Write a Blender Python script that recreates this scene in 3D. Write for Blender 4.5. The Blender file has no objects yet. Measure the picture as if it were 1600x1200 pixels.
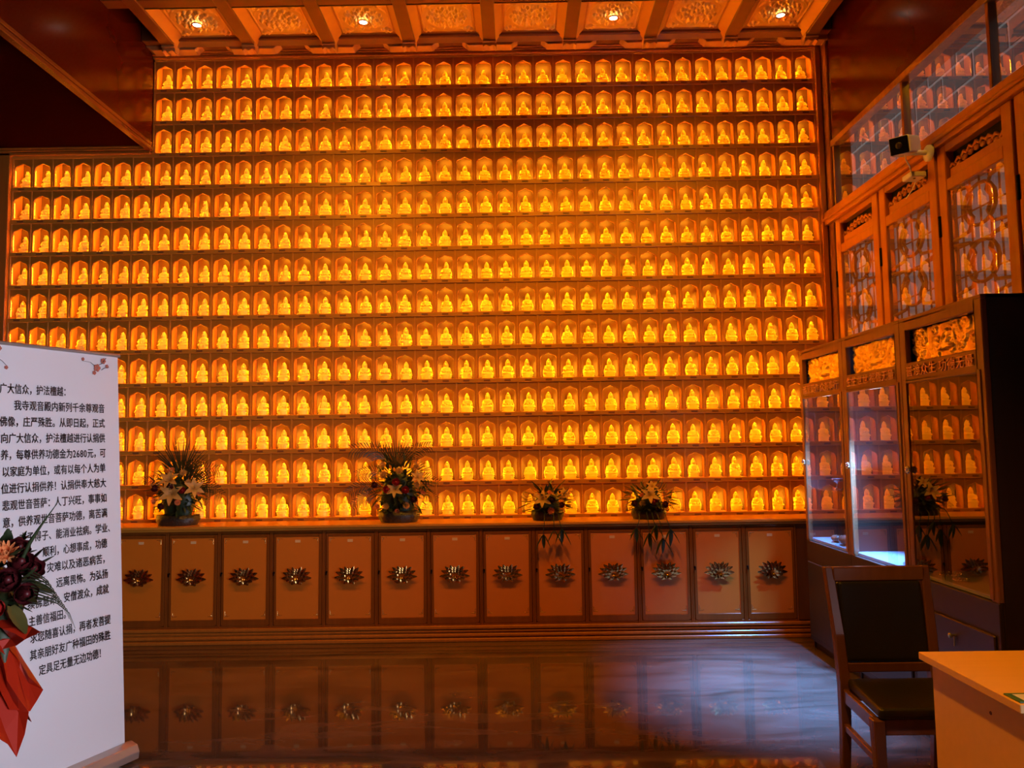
import bpy, bmesh, math, random
from mathutils import Vector, Matrix, Euler

random.seed(7)
PI = math.pi
SC = bpy.context.scene
COL = SC.collection

# ------------------------------------------------------------------ camera
def cam_axes(yaw, pitch, roll):
    cy, sy, cp, sp, cr, sr = math.cos(yaw), math.sin(yaw), math.cos(pitch), math.sin(pitch), math.cos(roll), math.sin(roll)
    fw = Vector((sy*cp, cy*cp, sp)); r0 = Vector((cy, -sy, 0)); u0 = r0.cross(fw)
    return r0*cr + u0*sr, u0*cr - r0*sr, fw
_r, _u, _f = cam_axes(math.radians(-0.278), math.radians(4.359), math.radians(-0.819))
cam_data = bpy.data.cameras.new('camera')
cam_data.sensor_fit = 'HORIZONTAL'; cam_data.sensor_width = 36.0; cam_data.lens = 27.0
cam_data.clip_start = 0.02; cam_data.clip_end = 100
cam = bpy.data.objects.new('camera', cam_data)
COL.objects.link(cam)
_m = Matrix((( _r.x, _u.x, -_f.x, 0.0), (_r.y, _u.y, -_f.y, 0.0), (_r.z, _u.z, -_f.z, 1.5), (0, 0, 0, 1)))
cam.matrix_world = _m
SC.camera = cam

# ------------------------------------------------------------------ world, exposure, large lights
world = bpy.data.worlds.new('sky'); SC.world = world; world.use_nodes = True
bg = world.node_tree.nodes['Background']
bg.inputs['Color'].default_value = (0.84, 0.90, 1.0, 1); bg.inputs['Strength'].default_value = 1.7
vs = SC.view_settings
vs.view_transform = 'Standard'; vs.look = 'None'; vs.exposure = 0.0; vs.gamma = 1.0; vs.use_curve_mapping = False
cyc = SC.cycles
cyc.max_bounces = 10; cyc.diffuse_bounces = 5; cyc.glossy_bounces = 6; cyc.transparent_max_bounces = 16; cyc.transmission_bounces = 6
cyc.sample_clamp_indirect = 6.0; cyc.caustics_reflective = True; cyc.caustics_refractive = False

LED = (1.0, 0.40, 0.012)          # warm orange of the niche LEDs and the added spotlights
LED_STRENGTH = 170.0
ADDED_SPOT_POWER = 300.0             # added spotlights that brighten the statue wall and desk
DAY_POWER = 54.0
DAY = (0.80, 0.82, 1.0)

def area_light(name, loc, rot, sx, sy, power, color, spread=PI):
    l = bpy.data.lights.new(name, 'AREA'); l.shape = 'RECTANGLE'; l.size = sx; l.size_y = sy
    l.energy = power; l.color = color; l.spread = spread
    o = bpy.data.objects.new(name, l); o.location = loc; o.rotation_euler = rot; COL.objects.link(o); return o
# banner daylight: area light added in an assumed, unseen side doorway
area_light('added_banner_daylight', (2.72, -0.3, 1.25), (PI/2, 0, math.radians(90-34)), 1.9, 2.3, DAY_POWER, DAY, math.radians(72))

# ------------------------------------------------------------------ materials
def mat(name, color, rough=0.5, metal=0.0, var=0.0, vscale=6.0, stretch=(1, 1, 1), bump=0.0, bscale=40.0, coat=0.0,
        emit=None, estr=0.0, ior=1.5, spec=0.5, transl=0.0, alpha=1.0, rvar=0.0):
    m = bpy.data.materials.new(name); m.use_nodes = True
    nt = m.node_tree; b = nt.nodes['Principled BSDF']; L = nt.links
    b.inputs['Base Color'].default_value = (*color, 1); b.inputs['Roughness'].default_value = rough
    b.inputs['Metallic'].default_value = metal; b.inputs['IOR'].default_value = ior
    b.inputs['Specular IOR Level'].default_value = spec
    b.inputs['Coat Weight'].default_value = coat; b.inputs['Coat Roughness'].default_value = 0.08
    if emit: b.inputs['Emission Color'].default_value = (*emit, 1); b.inputs['Emission Strength'].default_value = estr
    tc = nt.nodes.new('ShaderNodeTexCoord'); mp = nt.nodes.new('ShaderNodeMapping')
    mp.inputs['Scale'].default_value = stretch; L.new(tc.outputs['Object'], mp.inputs['Vector'])
    n = nt.nodes.new('ShaderNodeTexNoise'); n.inputs['Scale'].default_value = vscale; n.inputs['Detail'].default_value = 4
    L.new(mp.outputs['Vector'], n.inputs['Vector'])
    if var > 0:
        mx = nt.nodes.new('ShaderNodeMix'); mx.data_type = 'RGBA'
        mx.inputs[6].default_value = (*[c*(1-var) for c in color], 1); mx.inputs[7].default_value = (*[min(1, c*(1+var)) for c in color], 1)
        L.new(n.outputs['Fac'], mx.inputs[0]); L.new(mx.outputs[2], b.inputs['Base Color'])
    if rvar > 0:
        mr = nt.nodes.new('ShaderNodeMapRange'); mr.inputs['To Min'].default_value = max(0, rough-rvar); mr.inputs['To Max'].default_value = rough+rvar
        L.new(n.outputs['Fac'], mr.inputs['Value']); L.new(mr.outputs['Result'], b.inputs['Roughness'])
    if bump > 0:
        n2 = nt.nodes.new('ShaderNodeTexNoise'); n2.inputs['Scale'].default_value = bscale; n2.inputs['Detail'].default_value = 3
        L.new(mp.outputs['Vector'], n2.inputs['Vector'])
        bp = nt.nodes.new('ShaderNodeBump'); bp.inputs['Strength'].default_value = bump; bp.inputs['Distance'].default_value = 0.01
        L.new(n2.outputs['Fac'], bp.inputs['Height']); L.new(bp.outputs['Normal'], b.inputs['Normal'])
    if transl > 0:
        out = nt.nodes['Material Output']; tr = nt.nodes.new('ShaderNodeBsdfTranslucent'); tr.inputs['Color'].default_value = (*color, 1)
        ms = nt.nodes.new('ShaderNodeMixShader'); ms.inputs[0].default_value = transl
        L.new(b.outputs[0], ms.inputs[1]); L.new(tr.outputs[0], ms.inputs[2]); L.new(ms.outputs[0], out.inputs['Surface'])
    return m

def glass_mat(name, tint, ior=2.0, rough=0.0):
    m = bpy.data.materials.new(name); m.use_nodes = True
    nt = m.node_tree; nt.nodes.remove(nt.nodes['Principled BSDF']); out = nt.nodes['Material Output']; L = nt.links
    lw = nt.nodes.new('ShaderNodeLayerWeight'); lw.inputs['Blend'].default_value = 0.5
    pw = nt.nodes.new('ShaderNodeMath'); pw.operation = 'POWER'; pw.inputs[1].default_value = 3.0; L.new(lw.outputs['Facing'], pw.inputs[0])
    fr = nt.nodes.new('ShaderNodeMath'); fr.operation = 'MULTIPLY_ADD'; fr.use_clamp = True; L.new(pw.outputs[0], fr.inputs[0])
    f0 = ((ior-1)/(ior+1))**2; fr.inputs[1].default_value = 0.85-f0; fr.inputs[2].default_value = f0
    tr = nt.nodes.new('ShaderNodeBsdfTransparent'); tr.inputs['Color'].default_value = (*tint, 1)
    gl = nt.nodes.new('ShaderNodeBsdfGlossy'); gl.inputs['Roughness'].default_value = rough; gl.inputs['Color'].default_value = (1, 1, 1, 1)
    ms = nt.nodes.new('ShaderNodeMixShader')
    L.new(fr.outputs[0], ms.inputs[0]); L.new(tr.outputs[0], ms.inputs[1]); L.new(gl.outputs[0], ms.inputs[2]); L.new(ms.outputs[0], out.inputs['Surface'])
    return m

def emat(name, color, strength):
    m = bpy.data.materials.new(name); m.use_nodes = True; nt = m.node_tree; nt.nodes.remove(nt.nodes['Principled BSDF'])
    e = nt.nodes.new('ShaderNodeEmission'); e.inputs['Color'].default_value = (*color, 1); e.inputs['Strength'].default_value = strength
    nt.links.new(e.outputs[0], nt.nodes['Material Output'].inputs['Surface']); return m

M = {
    'niche': mat('niche_gold_paint', (0.075, 0.026, 0.004), 0.4, 0.0, var=0.12, vscale=9),
    'arch': mat('arch_lacquer', (0.48, 0.170, 0.016), 0.38, 0.15, var=0.18, vscale=30, bump=0.15, bscale=120),
    'shelf': mat('shelf_lacquer', (0.62, 0.235, 0.025), 0.35, 0.1, var=0.2, vscale=12, stretch=(0.4, 3, 3)),
    'statue': mat('statue_gold', (1.0, 0.76, 0.14), 0.33, 0.15, bump=0.25, bscale=160),
    'plate': mat('name_plate_brown', (0.24, 0.08, 0.025), 0.4),
    'led': emat('led_strip', LED, LED_STRENGTH),
    'ledtop': emat('led_strip_top', LED, LED_STRENGTH*0.35),
    'wood': mat('dark_red_wood', (0.20, 0.062, 0.020), 0.22, 0.0, var=0.3, vscale=4, stretch=(6, 6, 0.6), coat=0.3),
    'woodx': mat('dark_red_wood_along', (0.22, 0.075, 0.022), 0.25, 0.0, var=0.25, vscale=4, stretch=(0.6, 6, 6), coat=0.3),
    'wood2': mat('orange_brown_wood', (0.42, 0.125, 0.015), 0.28, 0.0, var=0.22, vscale=5, stretch=(6, 6, 0.5), coat=0.2),
    'frame': mat('cabinet_frame_wood', (0.30, 0.085, 0.012), 0.14, 0.35, var=0.25, vscale=4, stretch=(6, 6, 0.6)),
    'door': mat('cabinet_panel_brown', (0.62, 0.165, 0.010), 0.42, 0.0, var=0.06, vscale=8),
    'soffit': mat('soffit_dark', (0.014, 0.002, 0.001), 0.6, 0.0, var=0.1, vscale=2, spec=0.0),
    'upper': mat('upper_wall_dark_red', (0.045, 0.005, 0.002), 0.18, 0.0, var=0.12, vscale=3, spec=0.09),
    'trimdark': mat('dark_trim', (0.10, 0.022, 0.006), 0.25, 0.0, var=0.15, vscale=4),
    'coffer': mat('coffer_gilding', (0.95, 0.55, 0.12), 0.33, 0.45, var=0.12, vscale=25, bump=0.12, bscale=60),
    'coffer_edge': mat('coffer_frame_gold', (0.60, 0.26, 0.04), 0.4, 0.2, var=0.15, vscale=8),
    'beam': mat('ceiling_beam', (0.15, 0.045, 0.010), 0.35, 0.0, var=0.25, vscale=8),
    'bracket': mat('bracket_gold_brown', (0.55, 0.24, 0.07), 0.35, 0.1, var=0.2, vscale=14),
    'gold': mat('bright_gold', (0.95, 0.62, 0.20), 0.22, 0.9, bump=0.1, bscale=150),
    'lotus': mat('lotus_brass', (0.92, 0.52, 0.16), 0.2, 1.0),
    'tape': mat('label_paper', (0.72, 0.45, 0.22), 0.5),
    'brass': mat('pale_brass', (0.75, 0.62, 0.42), 0.25, 0.9),
    'black': mat('black_plastic', (0.005, 0.004, 0.004), 0.5, spec=0.06),
    'leather': mat('black_leather', (0.018, 0.013, 0.010), 0.38, 0.0, bump=0.25, bscale=220),
    'chairwood': mat('chair_brown_wood', (0.16, 0.055, 0.025), 0.25, 0.0, var=0.3, vscale=5, stretch=(5, 5, 0.7), coat=0.4),
    'desk': mat('desk_beech_laminate', (0.90, 0.46, 0.13), 0.45, 0.0, var=0.05, vscale=3, stretch=(1, 12, 12)),
    'deskwhite': mat('desk_white_panel', (0.85, 0.80, 0.76), 0.4),
    'white': mat('white_plastic', (0.80, 0.78, 0.75), 0.4),
    'banner': mat('banner_fabric', (0.80, 0.77, 0.80), 0.42, 0.0, var=0.03, vscale=2, transl=0.18),
    'alu': mat('aluminium', (0.55, 0.50, 0.46), 0.35, 0.8),
    'ink': mat('black_print', (0.02, 0.012, 0.012), 0.6),
    'blossom': mat('blossom_print', (0.45, 0.12, 0.08), 0.6),
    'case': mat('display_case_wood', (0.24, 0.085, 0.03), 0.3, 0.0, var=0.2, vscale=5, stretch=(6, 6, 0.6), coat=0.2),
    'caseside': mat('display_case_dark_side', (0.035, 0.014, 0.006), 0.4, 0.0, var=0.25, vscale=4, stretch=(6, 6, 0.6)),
    'shelfwhite': mat('case_shelf_white', (0.30, 0.31, 0.33), 0.45),
    'relief': mat('case_relief_gold', (0.95, 0.55, 0.09), 0.28, 0.8, bump=0.3, bscale=90),
    'letter': mat('case_letter_gold', (0.80, 0.42, 0.20), 0.35, 0.5),
    'glass': glass_mat('case_glass', (0.96, 0.97, 0.98), 3.2),
    'wglass': glass_mat('window_glass', (0.92, 0.94, 0.96), 3.7),
    'paper': mat('window_paper', (0.93, 0.94, 0.97), 0.7, transl=0.88),
    'lattice': mat('lattice_wood', (0.30, 0.11, 0.035), 0.4, var=0.2, vscale=10),
    'stone': mat('grey_stone_block', (0.028, 0.028, 0.020), 0.85, var=0.25, vscale=7, bump=0.4, bscale=25),
    'mortar': mat('pale_mortar', (0.20, 0.20, 0.17), 0.9),
    'plaster': mat('hall_plaster', (0.30, 0.17, 0.10), 0.6, var=0.1, vscale=3),
    'lens': emat('downlight_lens', (1.0, 0.86, 0.72), 6.0),
    'caselamp': emat('case_lamp_lens', (0.50, 0.75, 1.0), 12.0),
    'leaf': mat('leaf_dark_green', (0.030, 0.045, 0.015), 0.4, var=0.4, vscale=12, transl=0.12),
    'leaf2': mat('leaf_olive', (0.10, 0.085, 0.02), 0.45, var=0.3, vscale=12, transl=0.2),
    'frond': mat('palm_frond_green', (0.035, 0.04, 0.015), 0.4, transl=0.12),
    'lily': mat('lily_petal', (0.66, 0.38, 0.10), 0.5, var=0.1, vscale=20, transl=0.3),
    'rose': mat('rose_red', (0.42, 0.015, 0.012), 0.5, var=0.2, vscale=25, transl=0.15),
    'darkrose': mat('dark_red_flower', (0.07, 0.004, 0.006), 0.5, var=0.2, vscale=25),
    'mum': mat('orange_flower', (0.85, 0.30, 0.10), 0.5, var=0.2, vscale=25, transl=0.2),
    'pot': mat('flower_pot_dark', (0.035, 0.022, 0.014), 0.35, var=0.3, vscale=20, bump=0.6, bscale=60),
    'redpaper': mat('red_wrapping_paper', (0.42, 0.018, 0.004), 0.36, 0.0, var=0.15, vscale=4, transl=0.2),
    'green': mat('card_green', (0.06, 0.16, 0.07), 0.4),
    'cardwhite': mat('card_white', (0.80, 0.72, 0.64), 0.5),
    'cardred': mat('card_red', (0.45, 0.06, 0.03), 0.5),
    'ceramic': mat('brown_ceramic', (0.25, 0.10, 0.06), 0.2),
    'crystal': glass_mat('clear_crystal', (0.85, 0.88, 0.95), 2.6, 0.05),
    'silver': mat('silver', (0.70, 0.68, 0.66), 0.2, 1.0),
}

def floor_material():
    m = bpy.data.materials.new('polished_brown_marble'); m.use_nodes = True
    nt = m.node_tree; b = nt.nodes['Principled BSDF']; L = nt.links
    tc = nt.nodes.new('ShaderNodeTexCoord')
    mp = nt.nodes.new('ShaderNodeMapping'); mp.inputs['Scale'].default_value = (0.6, 2.2, 1); L.new(tc.outputs['Object'], mp.inputs['Vector'])
    n = nt.nodes.new('ShaderNodeTexNoise'); n.inputs['Scale'].default_value = 2.2; n.inputs['Detail'].default_value = 9; n.inputs['Roughness'].default_value = 0.62
    n.inputs['Distortion'].default_value = 1.2; L.new(mp.outputs['Vector'], n.inputs['Vector'])
    cr = nt.nodes.new('ShaderNodeValToRGB')
    cr.color_ramp.elements[0].position = 0.3; cr.color_ramp.elements[0].color = (0.075, 0.038, 0.022, 1)
    cr.color_ramp.elements[1].position = 0.72; cr.color_ramp.elements[1].color = (0.20, 0.115, 0.075, 1)
    L.new(n.outputs['Fac'], cr.inputs['Fac']); L.new(cr.outputs['Color'], b.inputs['Base Color'])
    b.inputs['Roughness'].default_value = 0.04; b.inputs['IOR'].default_value = 1.8; b.inputs['Specular IOR Level'].default_value = 0.5
    n2 = nt.nodes.new('ShaderNodeTexNoise'); n2.inputs['Scale'].default_value = 3.0; n2.inputs['Detail'].default_value = 1; L.new(tc.outputs['Object'], n2.inputs['Vector'])
    bp = nt.nodes.new('ShaderNodeBump'); bp.inputs['Strength'].default_value = 0.006; bp.inputs['Distance'].default_value = 0.02
    L.new(n2.outputs['Fac'], bp.inputs['Height']); L.new(bp.outputs['Normal'], b.inputs['Normal'])
    return m
M['floor'] = floor_material()

# ------------------------------------------------------------------ mesh helpers
class MB:
    def __init__(s): s.v = []; s.f = []; s.sm = []
    def add(s, vs, fs, smooth=False):
        o = len(s.v); s.v += [tuple(p) for p in vs]
        s.f += [tuple(i+o for i in f) for f in fs]; s.sm += [smooth]*len(fs); return s
    def box(s, x0, x1, y0, y1, z0, z1):
        return s.add([(x0,y0,z0),(x1,y0,z0),(x1,y1,z0),(x0,y1,z0),(x0,y0,z1),(x1,y0,z1),(x1,y1,z1),(x0,y1,z1)],
                     [(0,3,2,1),(4,5,6,7),(0,1,5,4),(1,2,6,5),(2,3,7,6),(3,0,4,7)])
    def tube(s, pts, rad, n=8, cap=True, smooth=True, flat=1.0):
        pts = [Vector(p) for p in pts]; k = len(pts)
        rad = rad if isinstance(rad, (list, tuple)) else [rad]*k
        vs = []; up = Vector((0, 0, 1)); prev = None
        for i, p in enumerate(pts):
            t = (pts[min(i+1, k-1)] - pts[max(i-1, 0)])
            t = t.normalized() if t.length > 1e-9 else up
            if prev is None:
                a = t.cross(up if abs(t.z) < 0.9 else Vector((1, 0, 0))).normalized()
            else:
                a = (prev - t*prev.dot(t)); a = a.normalized() if a.length > 1e-6 else t.orthogonal().normalized()
            prev = a; b = t.cross(a)
            for j in range(n):
                an = 2*PI*j/n; vs.append(p + a*math.cos(an)*rad[i] + b*math.sin(an)*rad[i]*flat)
        fs = [(i*n+j, i*n+(j+1) % n, (i+1)*n+(j+1) % n, (i+1)*n+j) for i in range(k-1) for j in range(n)]
        s.add(vs, fs, smooth)
        if cap: s.add(vs[:n], [tuple(range(n-1, -1, -1))]); s.add(vs[-n:], [tuple(range(n))])
        return s
    def lathe(s, prof, n=12, sx=1.0, sy=1.0, c=(0, 0, 0), smooth=True, axis='Z', cap=True):
        vs = []
        for r, z in prof:
            for j in range(n):
                a = 2*PI*j/n; p = (r*sx*math.cos(a), r*sy*math.sin(a), z)
                if axis == 'X': p = (p[2], p[0], p[1])
                if axis == 'Y': p = (p[0], p[2], p[1])
                vs.append((p[0]+c[0], p[1]+c[1], p[2]+c[2]))
        k = len(prof)
        s.add(vs, [(i*n+j, i*n+(j+1) % n, (i+1)*n+(j+1) % n, (i+1)*n+j) for i in range(k-1) for j in range(n)], smooth)
        if cap:
            s.add(vs[:n], [tuple(range(n-1, -1, -1))]); s.add(vs[-n:], [tuple(range(n))])
        return s
    def ell(s, c, r, n=8, m=5, rot=None):
        vs = []; R = rot.to_matrix() if rot else Matrix.Identity(3); c = Vector(c)
        for i in range(1, m):
            t = PI*i/m
            for j in range(n):
                a = 2*PI*j/n; vs.append(c + R @ Vector((r[0]*math.sin(t)*math.cos(a), r[1]*math.sin(t)*math.sin(a), r[2]*math.cos(t))))
        top = len(vs); vs.append(c + R @ Vector((0, 0, r[2]))); bot = len(vs); vs.append(c + R @ Vector((0, 0, -r[2])))
        fs = [(i*n+j, (i+1)*n+j, (i+1)*n+(j+1) % n, i*n+(j+1) % n) for i in range(m-2) for j in range(n)]
        fs += [(top, j, (j+1) % n) for j in range(n)] + [(bot, (m-2)*n+(j+1) % n, (m-2)*n+j) for j in range(n)]
        return s.add(vs, fs, True)
    def grid(s, fn, nu, nv, smooth=True, closed=False):
        vs = [fn(i/(nu-1), j/(nv-1)) for i in range(nu) for j in range(nv)]
        fs = [(i*nv+j, (i+1)*nv+j, (i+1)*nv+j+1, i*nv+j+1) for i in range(nu-1) for j in range(nv-1)]
        return s.add(vs, fs, smooth)
    def prism(s, poly, y0, y1, ax='Y'):
        n = len(poly)
        P = (lambda a, b, h: (a, h, b)) if ax == 'Y' else ((lambda a, b, h: (h, a, b)) if ax == 'X' else (lambda a, b, h: (a, b, h)))
        vs = [P(a, b, y0) for a, b in poly] + [P(a, b, y1) for a, b in poly]
        fs = [tuple(range(n)), tuple(range(2*n-1, n-1, -1))] + [(i, i+n, (i+1) % n+n, (i+1) % n) for i in range(n)]
        return s.add(vs, fs)
    def merge(s, other, mtx):
        s.add([mtx @ Vector(p) for p in other.v], other.f); s.sm[-len(other.f):] = other.sm; return s
    def mesh(s, name, m=None, bev=0.0, seg=1, recalc=True):
        me = bpy.data.meshes.new(name); me.from_pydata(s.v, [], s.f)
        me.polygons.foreach_set('use_smooth', s.sm)
        if bev > 0 or recalc:
            bm = bmesh.new(); bm.from_mesh(me)
            if bev > 0:
                bmesh.ops.remove_doubles(bm, verts=bm.verts, dist=1e-5)
                bmesh.ops.bevel(bm, geom=list(bm.edges), offset=bev, segments=seg, affect='EDGES', profile=0.5, clamp_overlap=True)
            if recalc: bmesh.ops.recalc_face_normals(bm, faces=bm.faces)
            bm.to_mesh(me); bm.free()
        if m: me.materials.append(M[m] if isinstance(m, str) else m)
        return me
    def build(s, name, m, parent=None, bev=0.0, seg=1, loc=None, recalc=True):
        return link(name, s.mesh(name, m, bev, seg, recalc), parent, loc)

def link(name, me, parent=None, loc=None, rot=None):
    o = bpy.data.objects.new(name, me); COL.objects.link(o)
    if parent: o.parent = parent
    if loc: o.location = loc
    if rot: o.rotation_euler = rot
    return o
def tag(o, label, cat, group=None):
    o['label'] = label; o['category'] = cat
    if group: o['group'] = group
    return o
def struct(o): o['kind'] = 'structure'; return o
def stuff(o): o['kind'] = 'stuff'; return o
def thing(name, label, cat, loc=(0, 0, 0), rz=0.0, group=None):
    o = bpy.data.objects.new(name, None); o.empty_display_size = 0.1; COL.objects.link(o)
    o.location = loc; o.rotation_euler = (0, 0, rz); return tag(o, label, cat, group)
def bx(name, m, parent, x0, x1, y0, y1, z0, z1, bev=0.0):
    return MB().box(x0, x1, y0, y1, z0, z1).build(name, m, parent, bev)
ORD = ['zeroth', 'first', 'second', 'third', 'fourth', 'fifth', 'sixth', 'seventh', 'eighth', 'ninth', 'tenth', 'eleventh', 'twelfth', 'thirteenth',
       'fourteenth', 'fifteenth', 'sixteenth', 'seventeenth', 'eighteenth', 'nineteenth', 'twentieth']
def ordw(n):
    if n <= 20: return ORD[n]
    t, u = divmod(n, 10); T = {2: 'twent', 3: 'thirt', 4: 'fort'}[t]
    return T + 'ieth' if u == 0 else T + 'y-' + ORD[u]

def text_mesh(body, size, m, name, width=None, thick=0.0, keep=False):
    cu = bpy.data.curves.new('tmp_text', 'FONT'); cu.body = body; cu.size = size; cu.extrude = thick; cu.resolution_u = 3
    o = bpy.data.objects.new('tmp_text', cu); COL.objects.link(o)
    dg = bpy.context.evaluated_depsgraph_get(); me = bpy.data.meshes.new_from_object(o.evaluated_get(dg))
    bpy.data.objects.remove(o); bpy.data.curves.remove(cu)
    me.name = name
    if len(me.vertices) and not keep:
        xs = [v.co.x for v in me.vertices]; w = max(xs)-min(xs); x0 = min(xs)
        sx = (width/w) if width else 1.0
        for v in me.vertices: v.co.x = (v.co.x-x0)*sx
    if keep:                                   # heavier strokes: the outline doubled with a small shift
        vs0 = [v.co.copy() for v in me.vertices]; ps = [tuple(p.vertices) for p in me.polygons]; n0 = len(vs0); d = 0.0010
        V = []; F = []
        for q, (ax_, ay_) in enumerate(((-d, 0), (d, 0), (0, -d*0.8), (0, d*0.8))):
            V += [(v.x+ax_, v.y+ay_, v.z) for v in vs0]; F += [tuple(i+q*n0 for i in p) for p in ps]
        m2 = bpy.data.meshes.new(name); m2.from_pydata(V, [], F); bpy.data.meshes.remove(me); me = m2
    me.materials.clear(); me.materials.append(M[m]); return me

# printed text, made first while the scene is still empty
LINES = [('广大信众，护法檀越：', -0.617, -0.308), ('我寺观音殿内新列千余尊观音', -0.555, -0.106), ('佛像，庄严殊胜。从即日起，正式', -0.617, -0.106),
    ('向广大信众，护法檀越进行认捐供', -0.613, -0.106), ('养，每尊供养功德金为2680元，可', -0.613, -0.104), ('以家庭为单位，或有以每个人为单', -0.608, -0.106),
    ('位进行认捐供养！认捐供奉大慈大', -0.612, -0.104), ('悲观世音菩萨：人丁兴旺，事事如', -0.608, -0.102), ('意，供养观世音菩萨功德，离苦满', -0.606, -0.100),
    ('求子得子、能消业祛病。学业、', -0.535, -0.085), ('顺利，心想事成，功德', -0.430, -0.104), ('灾难以及诸恶病苦，', -0.412, -0.116),
    ('法，远离畏怖。为弘扬', -0.435, -0.102), ('续佛慧命，安僧渡众，成就', -0.500, -0.100), ('主善信福田。', -0.497, -0.32),
    ('求您随喜认捐，再者发菩提', -0.490, -0.092), ('其亲朋好友广种福田的殊胜', -0.492, -0.094), ('定具足无量无边功德！', -0.452, -0.145)]
CH = {}
for body, _a, _b in LINES:
    for c in body:
        if c not in CH: CH[c] = text_mesh(c, 0.047, 'ink', 'printed_character', keep=True)
HEADERS = {t_: text_mesh(t_, 0.062, 'letter', 'header_lettering', width=0.605, thick=0.004) for t_ in ('普渡众生 功德无量', '生生世世 福德无量', '诸恶莫作 众善奉行')}

# ------------------------------------------------------------------ dimensions of the hall
YW = 6.35            # front plane of the statue shelves
DX, DZ = 0.1711, 0.2808
X0, Z0 = 2.585, 0.913
NC, NR = 40, 14
SH = 0.037           # shelf board thickness
XL = X0 - NC*DX      # left end of the shelves
XM = X0 - 33*DX      # where the lowered ceiling begins
XR = 2.65            # right wall
YF = -4.1            # front wall
ZC = 4.9             # coffer panels
YC, ZT = 5.98, 0.889  # counter front and top

# ------------------------------------------------------------------ structure
fl = struct(MB().box(-4.6, 4.6, YF-1.5, 6.7, -0.1, 0).build('floor', 'floor'))
struct(MB().box(-4.6, 2.9, 6.50, 6.65, 0, 5.1).build('wall_back', 'plaster'))
struct(MB().box(-4.6, -4.40, YF, 6.5, 0, 5.1).build('wall_left', 'upper'))
struct(MB().box(-4.4, 2.9, YF-.15, YF, 0, 5.1).build('wall_front', 'plaster'))
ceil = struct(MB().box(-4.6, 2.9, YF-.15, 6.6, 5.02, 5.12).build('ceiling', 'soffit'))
# lowered ceiling on the left
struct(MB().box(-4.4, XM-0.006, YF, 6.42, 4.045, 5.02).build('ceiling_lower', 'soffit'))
struct(MB().box(XM-0.006, XM, YF, 6.33, 4.05, 5.02).build('trim_7', 'upper'))
t1 = MB(); t1.box(XM-0.045, XM+0.010, YF, 6.33, 4.012, 4.045); t1.box(XM-0.004, XM+0.006, YF, 6.33, 4.055, 4.085)
struct(t1.build('trim_1', 'trimdark', bev=0.006))
# right wall: plain wood near the viewer with an opening for the added daylight, upper wall
wr = MB(); wr.box(XR, XR+.15, YF, -1.3, 0, 3.38); wr.box(XR, XR+.15, 0.7, 3.19, 0, 3.38); wr.box(XR, XR+.15, -1.3, 0.7, 2.45, 3.38); wr.box(XR, XR+.15, 6.2, 6.5, 0, 5.02); wr.box(XR, XR+.15, YF, 6.2, 3.93, 5.02); wr.box(XR, XR+.15, YF, 2.2, 3.38, 3.93)
struct(wr.build('wall_right', 'upper'))
hb = MB(); hb.box(XR-0.05, XR+.15, 2.2, 6.38, 3.27, 3.38); hb.box(XR-0.065, XR-0.05, 2.2, 6.36, 3.30, 3.325); struct(hb.build('trim_2', 'wood2', bev=0.006))
struct(MB().box(XR-0.02, XR+.15, 2.2, 6.2, 3.90, 3.95).build('trim_3', 'wood', bev=0.005))
# pilaster between statue shelves and right wall
struct(MB().box(X0+0.05, XR+0.01, 6.22, 6.48, 0, 4.95).build('trim_4', 'wood', bev=0.006))

# ------------------------------------------------------------------ coffered ceiling
CX = [-2.504 + 0.665*k for k in range(8)]
def coffer_relief():
    """square carved panel, face down: dragon-cloud medallion in rings"""
    mb = MB(); n = 64; h = 0.215
    rnd = random.Random(3)
    blobs = []
    for ring, cnt, rr, br in ((0.140, 15, 0.017, 1.0), (0.108, 12, 0.019, 0.9), (0.075, 9, 0.018, 1.0), (0.040, 6, 0.016, 0.9), (0.0, 1, 0.026, 1.2)):
        for k in range(cnt):
            a = 2*PI*k/cnt + ring*37; q = ring*(1+0.08*rnd.uniform(-1, 1)); blobs.append((q*math.cos(a), q*math.sin(a), rr, br))
    for sx in (-1, 1):
        for sy in (-1, 1):
            for k in range(4): blobs.append((sx*(0.185-0.02*(k % 2)-0.012*k), sy*(0.185-0.022*(k//2)), 0.018, 0.8))
    def fn(u, v):
        x = (u*2-1)*h; y = (v*2-1)*h; r = math.hypot(x, y); z = 0.0
        for c in (0.168, 0.182, 0.196): z += 0.012*math.exp(-((r-c)/0.0050)**2)
        for a, b, rr, br in blobs:
            d = math.hypot(x-a, y-b); z = max(z, br*0.028*math.sqrt(max(0, 1-(d/rr)**2))) if d < rr else z
        e = max(abs(x), abs(y)); z += 0.012 if 0.198 < e < 0.207 else 0
        return (x, y, -z)
    mb.grid(fn, n, n); return mb
relief_me = coffer_relief().mesh('coffer_relief', 'coffer', recalc=False)
def coffer_frame():
    mb = MB(); a, b = 0.215, 0.283
    o = [(-b, -b, -0.07), (b, -b, -0.07), (b, b, -0.07), (-b, b, -0.07)]; i = [(-a, -a, 0), (a, -a, 0), (a, a, 0), (-a, a, 0)]
    mb.add(o+i, [(k, (k+1) % 4, 4+(k+1) % 4, 4+k) for k in range(4)])
    c = 0.212
    for k in range(4):
        p = Vector(i[k])*1.0; q = Vector(i[(k+1) % 4]); mb.tube([p+Vector((0, 0, -0.004)), q+Vector((0, 0, -0.004))], 0.006, 5, smooth=False)
    return mb
frame_me = coffer_frame().mesh('coffer_frame', 'coffer_edge')
for row in range(2):
    cyy = 5.885 - row*0.70
    for k, cx in enumerate(CX):
        p = link('coffer_panel', relief_me, ceil, (cx, cyy, ZC)); link('coffer_frame', frame_me, p)
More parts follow.
